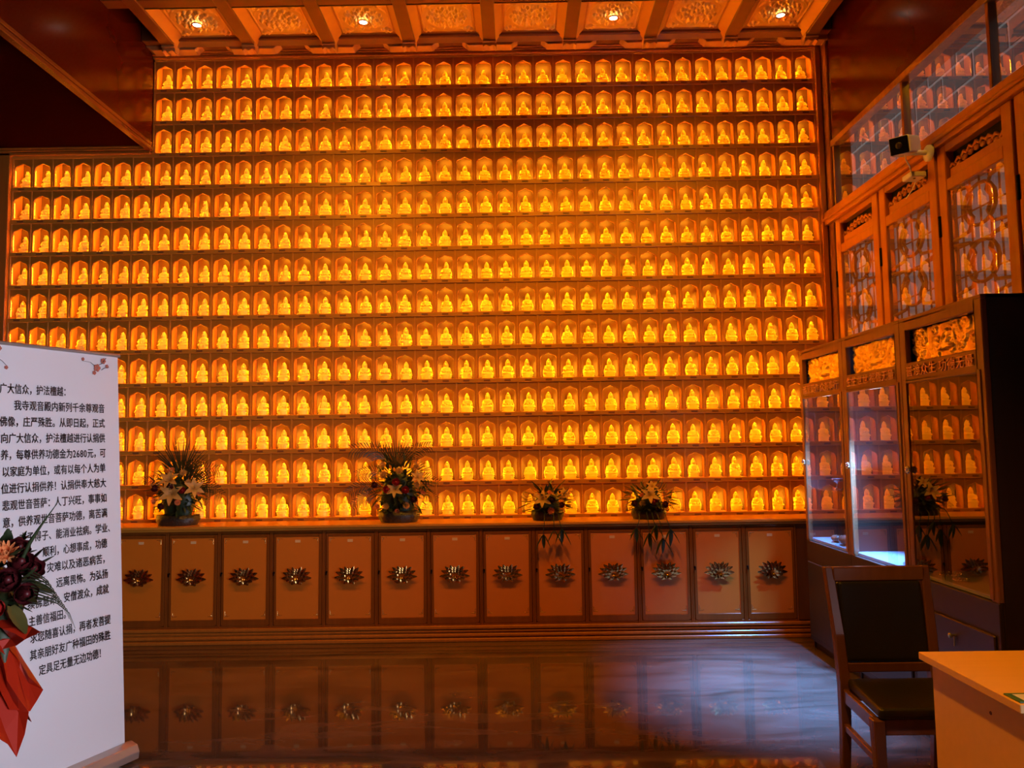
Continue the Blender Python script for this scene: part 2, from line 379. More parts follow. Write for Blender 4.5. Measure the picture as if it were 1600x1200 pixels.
# beams between coffers, along the room, then across
beam_me = MB().box(-0.052, 0.052, 3.0, 6.11, 4.815, 5.03).mesh('beam', 'beam', bev=0.006)
notch = [(-0.052, -0.05), (0.052, -0.05), (0.052, 0.03), (0.03, 0.008), (0.015, 0.022), (0.0, 0.0), (-0.015, 0.022), (-0.03, 0.008), (-0.052, 0.03)]
bend = MB().box(-0.055, 0.055, 6.10, 6.20, 4.80, 4.88)
bend.prism([(-0.055, 4.80), (0.055, 4.80), (0.055, 4.765), (0.03, 4.785), (0.0, 4.77), (-0.03, 4.785), (-0.055, 4.765)], 6.12, 6.20)
bend_me = bend.mesh('beam_end', 'bracket', bev=0.003)
corb = MB().prism([(-0.24, 4.885), (-0.24, 4.865), (-0.20, 4.845), (-0.18, 4.825), (0.18, 4.825), (0.20, 4.845), (0.24, 4.865), (0.24, 4.885)], 6.20, 6.30)
corb_me = corb.mesh('bracket', 'bracket', bev=0.004)
for k in range(9):
    x = CX[0] - 0.3325 + 0.665*k
    b = link('beam', beam_me, ceil, (x, 0, 0)); link('beam_end', bend_me, b); link('bracket', corb_me, b)
for y0, y1, zb in ((6.115, 6.34, 4.862), (5.48, 5.59, 4.83), (4.78, 4.89, 4.83)):
    bx('cross_beam', 'beam', ceil, XM, XR, y0, y1, zb, 5.03, 0.005)
# downlights in four of the coffers
ring_me = MB().lathe([(0.036, 0.0), (0.044, -0.004), (0.046, -0.010), (0.038, -0.012), (0.032, -0.006)], 20, cap=False).mesh('trim_ring', 'gold')
lens_me = MB().lathe([(0.0005, -0.010), (0.020, -0.010), (0.034, -0.004)], 20).mesh('lens', 'lens')
for i, (k, w) in enumerate(((0, 'beside the lowered ceiling'), (2, 'third coffer from the lowered ceiling'), (5, 'third coffer from the right wall'), (7, 'coffer next to the right wall'))):
    t = thing('downlight', 'small round white downlight in carved ceiling medallion, ' + w, 'ceiling light', (CX[k], 5.885, ZC-0.034), 0, 'downlights in the carved coffers')
    link('trim_ring', ring_me, t); link('lens', lens_me, t)
# spotlights added out of view to brighten the statue wall and desk
can_me = MB().lathe([(0.02, 0.10), (0.05, 0.09), (0.055, 0.0), (0.062, -0.04), (0.058, -0.045), (0.045, -0.02)], 16, cap=False).mesh('can', 'black')
for x, y, tx, ty, tz, pw, an_, w in ((-1.75, 3.1, -1.2, 6.35, 1.9, 1.0, 78, 'turned to the statue wall on the lowered-ceiling side'), (0.25, 3.1, 0.2, 6.35, 0.9, 1.25, 78, 'turned to the middle of the statue wall'),
                         (1.75, 3.1, 1.2, 6.35, 1.9, 1.0, 78, 'turned to the statue wall on the window side'), (0.1, 1.9, 1.7, 2.5, 0.6, 2.4, 42, 'turned to the desk')):
    p = Vector((x, y, 4.80)); d = Vector((tx, ty, tz)) - p
    t = thing('added_spotlight', 'small added black ceiling fill lamp ' + w, 'added_spotlight', p, 0, 'added fill spotlights out of view')
    c = link('can', can_me, t); c.rotation_mode = 'QUATERNION'; c.rotation_quaternion = d.to_track_quat('-Z', 'Y')
    MB().tube([(0, 0, 0.06), (0, 0, 0.22)], 0.01, 8).build('stem', 'black', t)
    l = bpy.data.lights.new('added_spot_beam', 'SPOT'); l.energy = ADDED_SPOT_POWER*pw; l.color = LED; l.spot_size = math.radians(an_); l.spot_blend = 1.0; l.shadow_soft_size = 0.08
    lo = bpy.data.objects.new('added_spot_beam', l); COL.objects.link(lo); lo.parent = t; lo.rotation_mode = 'QUATERNION'; lo.rotation_quaternion = d.to_track_quat('-Z', 'Y')

# ------------------------------------------------------------------ statue shelves
ss = thing('statue_shelf_wall', 'floor-to-ceiling lacquered shelf wall of arched niches lit in orange', 'shelf wall', (0, YW, 0.0))
def niche_x(c): return X0 - (c+0.5)*DX
def niche_z(r): return Z0 + r*DZ            # r = 0 is the row above the counter
def row_cols(r): return NC if r < 11 else 33
BD = 0.14
bp_ = MB(); bp_.box(XL-.04, X0+.04, BD-0.005, BD+0.02, Z0-0.03, Z0+11*DZ+.02); bp_.box(XM-.03, X0+.04, BD-0.005, BD+0.02, Z0+11*DZ+.02, Z0+14*DZ)
bp_.build('back_panel', 'niche', ss)
for r in range(NR+1):
    nc = NC if r <= 11 else 33
    z = niche_z(r)
    if r == 14: bx('shelf_board', 'shelf', ss, XM, X0, 0.0, BD, z-SH, z, 0.003)
    else: bx('shelf_board', 'shelf', ss, X0-nc*DX, X0, 0.0, BD, z-SH, z, 0.003)
div_hi = MB().box(-0.0065, 0.0065, 0.006, BD, Z0, Z0+14*DZ-SH).mesh('divider', 'shelf', bev=0.002)
div_lo = MB().box(-0.0065, 0.0065, 0.006, BD, Z0, Z0+11*DZ-SH).mesh('divider', 'shelf', bev=0.002)
for c in range(0, NC+1):
    link('divider', div_hi if c <= 33 else div_lo, ss, (X0-c*DX+(-0.0066 if c == 0 else 0.0066 if c == NC else 0), 0, 0))
# arch plates
H = DZ - SH; w2 = DX/2 - 0.0065; a = 0.0665
inner = [(-a, 0), (-a, 0.158), (-0.056, 0.181), (-0.026, 0.193), (0, 0.207), (0.026, 0.193), (0.056, 0.181), (a, 0.158), (a, 0)]
outer = [(-w2, 0), (-w2, 0.17), (-w2, H), (-w2*0.45, H), (0, H), (w2*0.45, H), (w2, H), (w2, 0.17), (w2, 0)]
arch = MB(); n = len(inner); y0, y1 = 0.012, 0.026
vs_ = [(x, y0, z) for x, z in outer] + [(x*1.035, y0, z+0.002) for x, z in inner] + [(x, y0+0.004, z-0.001) for x, z in inner] + [(x, y1, z-0.001) for x, z in inner]
arch.add(vs_, [(q*n+i, q*n+i+1, (q+1)*n+i+1, (q+1)*n+i) for q in range(3) for i in range(n-1)])
arch_me = arch.mesh('arch_plate', 'arch', recalc=False)
# LED quads: one under each shelf board behind the arch plate
for r in range(NR):
    mb = MB(); mf = MB(); nc = row_cols(r); zt = niche_z(r) + H - 0.003; zb = niche_z(r)
    for c in range(nc):
        x = niche_x(c); mb.add([(x-.05, 0.028, zt-.014), (x+.05, 0.028, zt-.014), (x+.05, 0.040, zt), (x-.05, 0.040, zt)], [(0, 3, 2, 1)])
        for sx in (-1, 1):
            q = [(x+sx*.0765, 0.027, zb+.02), (x+sx*.0765, 0.027, zb+.15), (x+sx*.0695, 0.031, zb+.15), (x+sx*.0695, 0.031, zb+.02)]
            mf.add(q, [(0, 1, 2, 3) if sx > 0 else (3, 2, 1, 0)])
    mf.build('led_side_strip', 'led', ss, recalc=False)
    mb.build('led_strip', 'ledtop', ss, recalc=False)

def statue(var):
    """small seated figure with hood, crossed legs and lotus seat; faces -Y"""
    s = MB(); rnd = random.Random(var)
    s.lathe([(0.047, 0), (0.050, 0.006), (0.042, 0.013), (0.050, 0.024), (0.046, 0.030)], 12, 1.0, 0.72)
    s.lathe([(0.047, 0.030), (0.051, 0.039), (0.046, 0.050), (0.034, 0.060), (0.030, 0.075), (0.033, 0.090), (0.029, 0.101), (0.014, 0.108), (0.010, 0.112)], 12, 1.0, 0.66, smooth=True)
    for sx in (-1, 1):
        s.ell((sx*0.027, -0.018, 0.042), (0.024, 0.013, 0.011), 6, 4)          # knees
        s.tube([(sx*0.029, 0.0, 0.096), (sx*0.037, -0.008, 0.074), (sx*0.014, -0.026, 0.062)], [0.009, 0.0085, 0.006], 5)
        s.tube([(sx*0.034, 0.004, 0.088), (sx*0.045, 0.002, 0.055), (sx*0.047, 0.0, 0.036)], [0.005, 0.005, 0.003], 4)   # falling scarf
    s.ell((0, -0.027, 0.066 + 0.006*(var == 1)), (0.012, 0.008, 0.010), 6, 4)   # hands / vase
    s.ell((0, -0.005, 0.124), (0.0145, 0.0150, 0.0185), 8, 5)                   # head
    s.lathe([(0.021, 0.098), (0.022, 0.118), (0.019, 0.135), (0.011, 0.150), (0.003, 0.160)], 8, 1.0, 0.75, c=(0, 0.006, 0))   # hood
    s.ell((0, -0.010, 0.146), (0.008, 0.006, 0.008), 6, 4)                      # crown jewel
    return s
stat = [statue(v) for v in range(2)]
stat_me = [s.mesh('guanyin_statue', 'statue') for s in stat]

order = []
for r in range(5): order += [(r, c) for c in range(1, 34)]
order += [(5, c) for c in range(34)] + [(6, c) for c in range(40)] + [(7, c) for c in range(40)] + [(8, c) for c in range(40)]
chosen = set(order[:300])
rest_st, rest_ar, plates = MB(), MB(), MB()
rs = random.Random(11)
for r in range(NR):
    for c in range(row_cols(r)):
        x, z = niche_x(c), niche_z(r); v = rs.randrange(2)
        rz = rs.gauss(0, 0.22); dx = rs.uniform(-.006, .006); sc = rs.uniform(0.97, 1.05)
        loc = Vector((x+dx, YW+0.082, z))
        plates.box(x-.026, x+.026, -0.0025, 0.001, z-SH+0.011, z-SH+0.025)
        if (r, c) in chosen:
            o = link('guanyin_statue', stat_me[v], None, loc, (0, 0, rz)); o.scale = (sc, sc, sc)
            tag(o, 'golden seated statue, %s niche row above the counter, %s niche from the right wall' % (ordw(r+1), ordw(c+1)), 'statue', 'small golden statues in the wall niches')
            link('arch_plate', arch_me, ss, (x, 0, z))
        else:
            rest_st.merge(stat[v], Matrix.Translation(loc) @ Matrix.Rotation(rz, 4, 'Z') @ Matrix.Scale(sc, 4))
            rest_ar.merge(arch, Matrix.Translation((x, 0, z)))
so = stuff(rest_st.build('guanyin_statues', 'statue'))
tag(so, 'rows of small golden seated statues in the upper niches of the wall', 'statues')
stuff(rest_ar.build('arch_plates', 'arch', ss, recalc=False))
stuff(plates.build('name_plates', 'plate', ss))
# surrounding frame and mouldings
fr = MB(); fr.box(X0, X0+.045, -0.03, BD, ZT, Z0+14*DZ+.04); fr.build('frame_post', 'wood2', ss, 0.004)
fr = MB(); fr.box(XL-.13, XL, -0.03, BD, ZT, Z0+11*DZ+.05); fr.build('frame_post', 'wood2', ss, 0.004)
mo = MB(); zt = Z0+14*DZ-0.028
mo.box(XM, X0+.045, -0.030, 0.02, zt, zt+.022); mo.box(XM, X0+.045, -0.045, 0.02, zt+.022, zt+.034); mo.box(XM, X0+.045, -0.065, 0.02, zt+.034, zt+.060)
mo.build('top_moulding', 'wood2', ss, 0.004)
mo = MB(); zt = Z0+11*DZ-0.015
mo.box(XL-.13, XM-.01, -0.030, 0.02, zt, zt+.022); mo.box(XL-.13, XM-.01, -0.045, 0.02, zt+.026, zt+.040); mo.box(XL-.13, XM-.01, -0.055, 0.02, zt+.042, zt+.058)
mo.build('top_moulding', 'wood2', ss, 0.003)

# ------------------------------------------------------------------ counter with lotus cabinets


ct = MB(); ct.box(-4.38, 2.62, YC-0.035, YW-.032, ZT-0.022, ZT); ct.box(-4.38, 2.62, YC-0.02, YC+.06, ZT-0.040, ZT-0.022)
ctop = tag(ct.build('counter_top', 'shelf', bev=0.004), 'long lacquered counter top in front of the statue wall', 'counter')
pl = MB(); pl.box(-4.38, 2.62, YC-0.005, 6.4, 0, 0.10); pl.box(-4.38, 2.62, YC-0.045, YC, 0.0, 0.028); pl.box(-4.38, 2.62, YC-0.032, YC, 0.036, 0.060); pl.box(-4.38, 2.62, YC-0.022, YC, 0.068, 0.086); pl.box(-4.38, 2.62, YC-0.03, YC, 0.092, 0.118)
struct(pl.build('baseboard_back', 'wood2', bev=0.006))

def petal(L, W, curl, d=0.012):
    """pointed cupped petal growing along +Z from the origin, bulging to -Y"""
    mb = MB(); K = 6
    rows = []
    for i in range(K):
        t = i/(K-1); w = W*math.sin(PI*min(0.97, 0.12+0.86*t))**0.75; y = -d*math.sin(PI*t) - curl*t*t; z = L*t
        rows += [(-w, y+0.35*w, z), (0, y-0.1*w, z), (w, y+0.35*w, z)]
    fs = [(i*3+j, i*3+j+1, i*3+j+4, i*3+j+3) for i in range(K-1) for j in range(2)]
    mb.add(rows, fs, True); return mb
def lotus():
    mb = MB()
    for cnt, Ls, Lt, Wp, yo, tilt, span in ((9, 0.104, 0.066, 0.0165, -0.003, 0.20, 1.0), (7, 0.082, 0.056, 0.0175, -0.013, 0.38, 0.92), (5, 0.058, 0.044, 0.0185, -0.022, 0.50, 0.80)):
        for k in range(cnt):
            an = (k/(cnt-1)-0.5)*PI*span; q = abs(math.sin(an))
            m = Matrix.Translation((0, yo, -0.016)) @ Matrix.Rotation(an, 4, 'Y') @ Matrix.Rotation(tilt*0.6, 4, 'X')
            mb.merge(petal(Ls*q+Lt*(1-q), Wp, 0.014, 0.016), m)
    for k in range(5):                                   # drooping lower petals
        an = PI + (k-2)*0.66; m = Matrix.Translation((0, -0.014, -0.016)) @ Matrix.Rotation(an, 4, 'Y') @ Matrix.Rotation(0.55, 4, 'X')
        mb.merge(petal(0.040 + 0.016*abs(k-2), 0.021, -0.010, 0.010), m)
    mb.ell((0, -0.030, 0.002), (0.016, 0.012, 0.018), 8, 5)
    mb.lathe([(0.06, 0.0), (0.045, -0.008)], 14, 1.0, 0.5, axis='Y')
    return mb
lotus_me = lotus().mesh('lotus_ornament', 'lotus')
def corner():
    mb = MB(); mb.tube([(0, 0, 0), (0.03, 0, 0.001), (0.036, 0, -0.004)], [0.0022, 0.002, 0.001], 5); mb.tube([(0, 0, 0), (0.001, 0, -0.03), (-0.004, 0, -0.036)][::1], [0.0022, 0.002, 0.001], 5)
    mb.tube([(0.003, 0, -0.003), (0.012, 0, -0.008), (0.010, 0, -0.014), (0.006, 0, -0.012)], 0.0015, 4)
    return mb
corner_me = corner().mesh('corner_ornament', 'gold')
PITCH = 0.4035
W = PITCH/2
carc = MB(); carc.box(-W, W, 0.03, 0.36, 0.10, ZT-.04)
carc_me = carc.mesh('carcass', 'wood')
stile = MB(); stile.box(-W, -W+.013, 0.0, 0.03, 0.112, ZT-.042); stile.box(W-.013, W, 0.0, 0.03, 0.112, ZT-.042)
stile.box(-W+.013, W-.013, 0.004, 0.03, ZT-.062, ZT-.042); stile.box(-W+.013, W-.013, 0.004, 0.03, 0.112, 0.132)
stile_me = stile.mesh('face_frame', 'frame', bev=0.003)
DW = W - 0.016
dfm = MB(); z0d, z1d = 0.135, ZT-.065
for bx_ in ((-DW, -DW+.020, z0d, z1d), (DW-.020, DW, z0d, z1d), (-DW+.020, DW-.020, z1d-.026, z1d), (-DW+.020, DW-.020, z0d, z0d+.044)):
    dfm.box(bx_[0], bx_[1], 0.002, 0.024, bx_[2], bx_[3])
dfm_me = dfm.mesh('door_frame', 'frame', bev=0.004)
pan_me = MB().box(-DW+.018, DW-.018, 0.008, 0.022, z0d+.042, z1d-.024).mesh('door_panel', 'door', bev=0.002)
lab_me = MB().box(-0.020, 0.020, 0.0055, 0.009, -0.010, 0.010).mesh('paper_label', 'tape')
lock_me = MB().lathe([(0.007, 0.0), (0.008, -0.006), (0.005, -0.012)], 10, axis='Y').box(-0.004, 0.004, -0.016, -0.010, -0.022, 0.004).mesh('lock', 'black')
for k in range(16):
    cx = 1.934 - k*PITCH
    w = 'next to the glass display case' if k == 0 else '%s from the glass display case' % ordw(k+1)
    t = thing('lotus_cabinet', 'brown cabinet unit with brass lotus on its door, ' + w, 'cabinet', (cx, YC, 0), 0, 'lotus cabinets under the counter')
    link('carcass', carc_me, t); link('face_frame', stile_me, t)
    d = link('door', pan_me, t); link('door_frame', dfm_me, d)
    link('lotus_ornament', lotus_me, d, (0, 0.006, 0.508)).scale = (1.13, 1.13, 1.13); link('paper_label', lab_me, d, (0, 0, 0.765))
    for sx in (-1, 1):
        for sz in (-1, 1):
            o = link('corner_ornament', corner_me, d, (sx*(DW-.032), 0.0075, 0.785 if sz > 0 else 0.205)); o.scale = (-sx, 1, sz)
    link('lock', lock_me, t, (-W+.022, 0.002, 0.53))
struct(bx('trim_5', 'wood', None, 1.934+W+.002, 2.62, YC+.01, 6.30, 0.12, ZT-.042, 0.003))

# ------------------------------------------------------------------ right wall: lattice door leaves
LY = [6.19, 5.44, 4.67, 3.93, 3.20]
ow = MB().box(4.1, 4.3, -6.0, 14.0, 0.0, 5.5).build('wall_outside', 'mortar'); struct(ow)
blk = MB().box(-0.007, 0.0, 0.012, 0.478, 0.012, 0.228).mesh('stone_block', 'stone', bev=0.006)
for r in range(6):
    for c in range(13):
        link('stone_block', blk, ow, (4.10, 3.9 + c*0.49 - (r % 2)*0.245, 3.95 + r*0.24))
def leaf(n, y1, y0):
    """one temple door leaf between y0 (near) and y1 (far), face at XR, lattice in its upper part"""
    w = y1-y0
    root = struct(bpy.data.objects.new('door_%d' % n, None)); COL.objects.link(root); root.location = (XR, y0, 0)
    s = 0.10
    for (a, b) in ((0.012, s), (w-s, w-0.012)): bx('stile', 'wood2', root, -0.02, 0.05, a, b, 0, 3.27, 0.005)
    for (a, b) in ((0, 0.12), (1.06, 1.16), (1.26, 1.34), (2.985, 3.055), (3.225, 3.27)): bx('rail', 'wood2', root, -0.018, 0.048, s, w-s, a, b, 0.004)
    bx('lower_panel', 'wood', root, 0.0, 0.03, s, w-s, 0.12, 1.06, 0.003)
    bx('waist_panel', 'wood2', root, 0.0, 0.03, s, w-s, 1.16, 1.26, 0.003)
    bx('dark_backing', 'black', root, 0.034, 0.044, s, w-s, 3.055, 3.225)
    # carved scroll panel
    cv = MB(); rnd = random.Random(n); yc = w/2
    cv.box(0.004, 0.020, s+.01, w-s-.01, 3.058, 3.115)
    for k in range(9):
        yy = s+.03+(w-2*s-.06)*k/8; hh = 3.12+0.045*math.sin(PI*k/8)
        cv.tube([(0.012, yy-.03, hh), (0.010, yy, hh+.022), (0.012, yy+.028, hh+.004), (0.012, yy+.012, hh-.012)], [0.010, 0.012, 0.010, 0.006], 5)
        cv.ell((0.012, yy, hh-.015), (0.010, 0.03, 0.018), 6, 4)
    cv.build('carved_panel', 'wood2', root)
    # lattice
    la = MB(); a0, a1, b0, b1 = s, w-s, 1.34, 2.985; ww = a1-a0
    def bar(p, q, r=0.011): la.tube([(0.012, p[0], p[1]), (0.012, q[0], q[1])], r, 4, smooth=False)
    for k in range(1, 6): 
        y = a0+ww*k/6
        bar((y, b0), (y, b1), 0.007)
    for k in range(1, 9):
        z = b0+(b1-b0)*k/9; bar((a0, z), (a1, z), 0.006)
    for k in range(5):
        zc = b0 + (b1-b0)*(k+0.5)/5; yc = (a0+a1)/2
        pts = [(0.008, yc+0.15*math.cos(t*2*PI/16), zc+0.12*math.sin(t*2*PI/16)) for t in range(17)]
        la.tube(pts, 0.012, 5, cap=False)
        for sy in (-1, 1):
            la.tube([(0.008, yc+sy*ww/2, zc+.15), (0.008, yc+sy*0.11, zc+.13), (0.008, yc+sy*0.07, zc+.06), (0.008, yc+sy*0.12, zc), (0.008, yc+sy*0.07, zc-.06), (0.008, yc+sy*0.11, zc-.13), (0.008, yc+sy*ww/2, zc-.15)], 0.012, 5)
    la.build('lattice', 'lattice', root)
    bx('paper_pane', 'paper', root, 0.036, 0.039, a0-.01, a1+.01, b0-.01, b1+.01)
    g = MB(); g.add([(-0.006, a0, b0), (-0.006, a1, b0), (-0.006, a1, b1), (-0.006, a0, b1)], [(0, 1, 2, 3)]); g.build('glass_pane', 'wglass', root)
    hg = MB(); hg.lathe([(0.012, 0), (0.012, 0.13)], 8, c=(-0.02, w-0.012, 2.72)); hg.build('hinge', 'black', root)
for k in range(4): leaf(k+1, LY[k], LY[k+1])
# posts between leaves
po = MB()
for y in LY[1:4]: po.box(XR-0.002, XR+.12, y-0.012, y+0.012, 0, 3.27)
struct(po.build('trim_6', 'wood'))
# transom glazing above
wt = struct(bpy.data.objects.new('window_1', None)); COL.objects.link(wt); wt.location = (XR, 2.2, 3.38)
for k, y in enumerate((0.0, 0.95, 1.9, 2.85, 3.97)): bx('mullion', 'wood', wt, -0.005, 0.05, y, y+.03, 0, 0.52, 0.003)
for k, (p, q) in enumerate(((0.03, 0.95), (0.98, 1.9), (1.93, 2.85), (2.88, 3.97))):
    MB().add([(0.02, p, 0), (0.02, q, 0), (0.02, q, 0.52), (0.02, p, 0.52)], [(0, 1, 2, 3)]).build('glass_pane', 'wglass', wt)

# ------------------------------------------------------------------ security camera and junction box
sc_ = thing('security_camera', 'box-shaped security camera with dark face on a wall bracket above the lattice doors', 'camera', (XR-0.05, 4.68, 3.265))
MB().lathe([(0.055, 0.0), (0.055, -0.012), (0.03, -0.022)], 18, axis='X').build('mount_plate', 'white', sc_)
MB().tube([(-0.02, 0, 0), (-0.09, 0.0, 0.0), (-0.12, 0.01, 0.005), (-0.14, 0.015, 0.02)], [0.016, 0.016, 0.015, 0.018], 10).build('bracket', 'white', sc_)
hm = MB().box(-0.055, 0.055, -0.10, 0.10, -0.05, 0.05)
h = hm.build('housing', 'white', sc_, 0.012, 2); h.location = (-0.15, 0.0, 0.045); h.scale = (1.12, 1.1, 1.12); h.rotation_euler = (math.radians(14), 0, math.radians(-44))
fc = MB().box(-0.048, 0.048, -0.112, -0.098, -0.046, 0.046).build('face_plate', 'black', h, 0.006, 2)
MB().lathe([(0.018, -0.112), (0.016, -0.118), (0.004, -0.116)], 14, axis='Y').build('lens_glass', 'pot', h)
MB().tube([(-0.15, 0.0, 0.0), (-0.16, -0.02, -0.05), (-0.14, -0.02, -0.09), (-0.10, 0.03, -0.13)], 0.004, 6).build('cable', 'white', sc_)
jb = thing('junction_box', 'small white junction box under the security camera', 'box', (XR-0.05, 4.78, 3.13))
MB().box(-0.10, -0.0, -0.055, 0.055, 0, 0.035).build('housing', 'white', jb, 0.005)
MB().lathe([(0.008, -0.003), (0.006, 0.001)], 8, c=(-0.06, -0.02, 0)).build('cable_hole', 'black', jb)
MB().tube([(-0.01, 0.05, 0.01), (-0.004, 0.12, -0.03), (-0.004, 0.2, -0.06)], 0.004, 6).build('cable', 'white', jb)

# ------------------------------------------------------------------ glass display cases
XC = 2.10
def case_relief(seed):
    mb = MB(); rnd = random.Random(seed); W_, H_ = 0.585, 0.175
    sw = [(rnd.uniform(0, W_), rnd.uniform(0, H_), rnd.uniform(0.02, 0.045), rnd.choice((-1, 1)), rnd.uniform(0, 6)) for _ in range(46)]
    def fn(u, v):
        y, z = u*W_, v*H_; h = 0
        for cy, cz, r, sg, ph in sw:
            d = math.hypot(y-cy, z-cz)
            if d < r: h = max(h, (0.5+0.5*math.sin(d*260 + sg*math.atan2(z-cz, y-cy)*2+ph))*0.020*(1-d/r*0.4))
        ly, lz = y-W_/2, z-0.055                                    # lotus in the middle
        an = math.atan2(lz, ly); rr = math.hypot(ly, lz); R = 0.075*(0.62+0.38*abs(math.sin(an*3.5)))
        if lz > -0.02 and rr < R: h = 0.034*math.sqrt(1-rr/R)+0.006*math.sin(an*14)
        return (-h, y, z)
    mb.grid(fn, 90, 32); return mb
def case(n, y0, w, text, lab, lit, shelf_z):
    t = thing('display_case', lab, 'display case', (XC, y0, 0), 0, 'glass display cases along the right wall')
    D = 0.46; ht = 2.14
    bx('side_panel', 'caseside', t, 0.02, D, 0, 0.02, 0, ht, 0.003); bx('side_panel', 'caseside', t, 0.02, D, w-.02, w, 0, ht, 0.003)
    bx('back_panel', 'black', t, D-.015, D, 0.02, w-.02, 0.06, ht-.02); bx('top_board', 'case', t, 0.0, D, 0, w, ht-.02, ht, 0.003)
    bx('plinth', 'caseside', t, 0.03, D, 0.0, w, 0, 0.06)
    # base cupboard
    bx('bottom_shelf', 'shelfwhite', t, 0.022, D-.015, 0.02, w-.02, 0.765, 0.785, 0.002)
    bx('base_front', 'caseside', t, 0.0, 0.02, 0, w, 0.06, 0.765, 0.003)
    ld = bx('lower_door', 'caseside', t, -0.012, 0.0, 0.03, w-.03, 0.10, 0.62, 0.005)
    MB().lathe([(0.006, 0), (0.006, -0.018), (0.013, -0.024), (0.012, -0.032), (0.003, -0.036)], 10, c=(-0.012, w*0.45, 0.55), axis='X').tube([(-0.018, w*0.45, 0.545), (-0.02, w*0.45, 0.50)], 0.004, 6).build('handle', 'brass', ld)
    # header with letters and gilded relief
    fr = MB(); s = 0.055
    fr.box(0.0, 0.03, 0, s, 0.765, ht-.02); fr.box(0.0, 0.03, w-s, w, 0.765, ht-.02); fr.box(0.0, 0.03, s, w-s, ht-.07, ht-.02); fr.box(0.0, 0.03, s, w-s, 1.80, 1.895)
    fr.build('face_frame', 'case', t, 0.004)
    rl = case_relief(n).build('gilded_relief', 'relief', t, recalc=False); rl.location = (0.055, s+.02, 1.895); rl.scale = (1, (w-2*s-.02)/0.585, 1)
    tm = HEADERS[text]
    o = link('header_lettering', tm, t, (-0.004, w-s-.015, 1.825)); o.rotation_euler = (PI/2, 0, -PI/2)
    # glazed door
    dr = MB(); q = 0.028
    y_a, y_b = s, w-s
    dr.box(-0.006, 0.012, y_a-q, y_a, 0.775, 1.80); dr.box(-0.006, 0.012, y_b, y_b+q, 0.775, 1.80); dr.box(-0.006, 0.012, y_a, y_b, 1.785, 1.80)
    d = dr.build('glazed_door', 'case', t, 0.003)
    MB().add([(0.0, y_a, 0.785), (0.0, y_b, 0.785), (0.0, y_b, 1.785), (0.0, y_a, 1.785)], [(0, 1, 2, 3)]).build('glass_pane', 'glass', d)
    hb_ = MB()
    for k in range(7):
        an = k*2*PI/7; hb_.ell((-0.018, w-0.05+0.018*math.cos(an), 1.325+0.014*math.sin(an)), (0.008, 0.009, 0.007), 6, 4)
    hb_.ell((-0.02, w-0.05, 1.325), (0.010, 0.009, 0.009), 8, 5); hb_.build('flower_knob', 'brass', d)
    # glass shelf
    bx('glass_shelf', 'glass', t, 0.03, D-.02, 0.022, w-.022, shelf_z, shelf_z+.008)
    for yy in (0.024, w-.032): bx('shelf_clip', 'silver', t, 0.10, 0.12, yy, yy+.008, shelf_z-.01, shelf_z)
    if lit:
        lm = bx('case_lamp', 'silver', t, 0.035, 0.10, w-0.32, w-0.16, 1.80, 1.822, 0.004)
        bx('lamp_lens', 'caselamp', lm, 0.040, 0.095, w-0.312, w-0.168, 1.796, 1.80)
        l = bpy.data.lights.new('case_lamp_light', 'SPOT'); l.energy = lit; l.color = (0.09, 0.31, 1.0); l.spot_size = math.radians(62); l.spot_blend = 1.0; l.shadow_soft_size = 0.025
        lo = bpy.data.objects.new('case_lamp_light', l); COL.objects.link(lo); lo.parent = t; lo.location = (0.065, w-0.24, 1.785)
        lo.rotation_euler = (0, math.radians(14), 0)
    return t
CW = 0.745
case(3, 3.435, CW, '普渡众生 功德无量', 'unlit glass display case with dark side panel, behind the chair', 0, 1.30)
case(2, 3.435+CW, CW, '生生世世 福德无量', 'middle glass display case, blue-white lamp shining on its bottom shelf', 3000, 1.298)
case(1, 3.435+2*CW, CW, '诸恶莫作 众善奉行', 'glass display case beside the lotus cabinets, lamp lit inside', 900, 1.135)
# things inside the cases
def inside(name, mb, m, lab, cat, loc): return tag(mb.build(name, m, None, loc=loc), lab, cat)
def cup(lab, loc, m='silver', s=1.0):
    mb = MB().lathe([(0.022*s, 0), (0.024*s, 0.004), (0.006*s, 0.014), (0.006*s, 0.045), (0.030*s, 0.060), (0.040*s, 0.075), (0.036*s, 0.075), (0.026*s, 0.062), (0.002, 0.056)], 14)
    inside('offering_cup', mb, m, lab, 'cup', loc)
cup('silver offering cup on the glass shelf of the case beside the lotus cabinets', (2.22, 5.38, 1.1435))
jar = MB().lathe([(0.022, 0), (0.030, 0.02), (0.030, 0.05), (0.016, 0.068), (0.014, 0.078), (0.024, 0.084), (0.026, 0.10), (0.012, 0.118), (0.002, 0.122)], 14)
inside('lidded_jar', jar, 'ceramic', 'small brown lidded jar on the glass shelf beside the silver cup', 'jar', (2.22, 5.10, 1.1435))
fish = MB().lathe([(0.01, 0), (0.05, 0.012), (0.062, 0.035), (0.05, 0.058), (0.02, 0.066)], 14, 1.0, 1.25)
inside('wooden_fish', fish, 'ceramic', 'round brown wooden-fish drum on the white bottom shelf', 'drum', (2.20, 5.20, 0.786))
fish2 = MB().lathe([(0.008, 0), (0.036, 0.009), (0.045, 0.026), (0.036, 0.043), (0.012, 0.05)], 14, 1.0, 1.3)
inside('wooden_fish', fish2, 'ceramic', 'smaller brown wooden-fish drum behind the round one', 'drum', (2.20, 5.36, 0.786))
st = MB().tube([(0, 0, 0.008), (0.02, -0.22, 0.03)], [0.006, 0.004], 6).ell((0, 0, 0.012), (0.012, 0.016, 0.012), 8, 5)
inside('drum_mallet', st, 'silver', 'thin mallet lying beside the wooden-fish drums', 'mallet', (2.27, 5.42, 0.786))
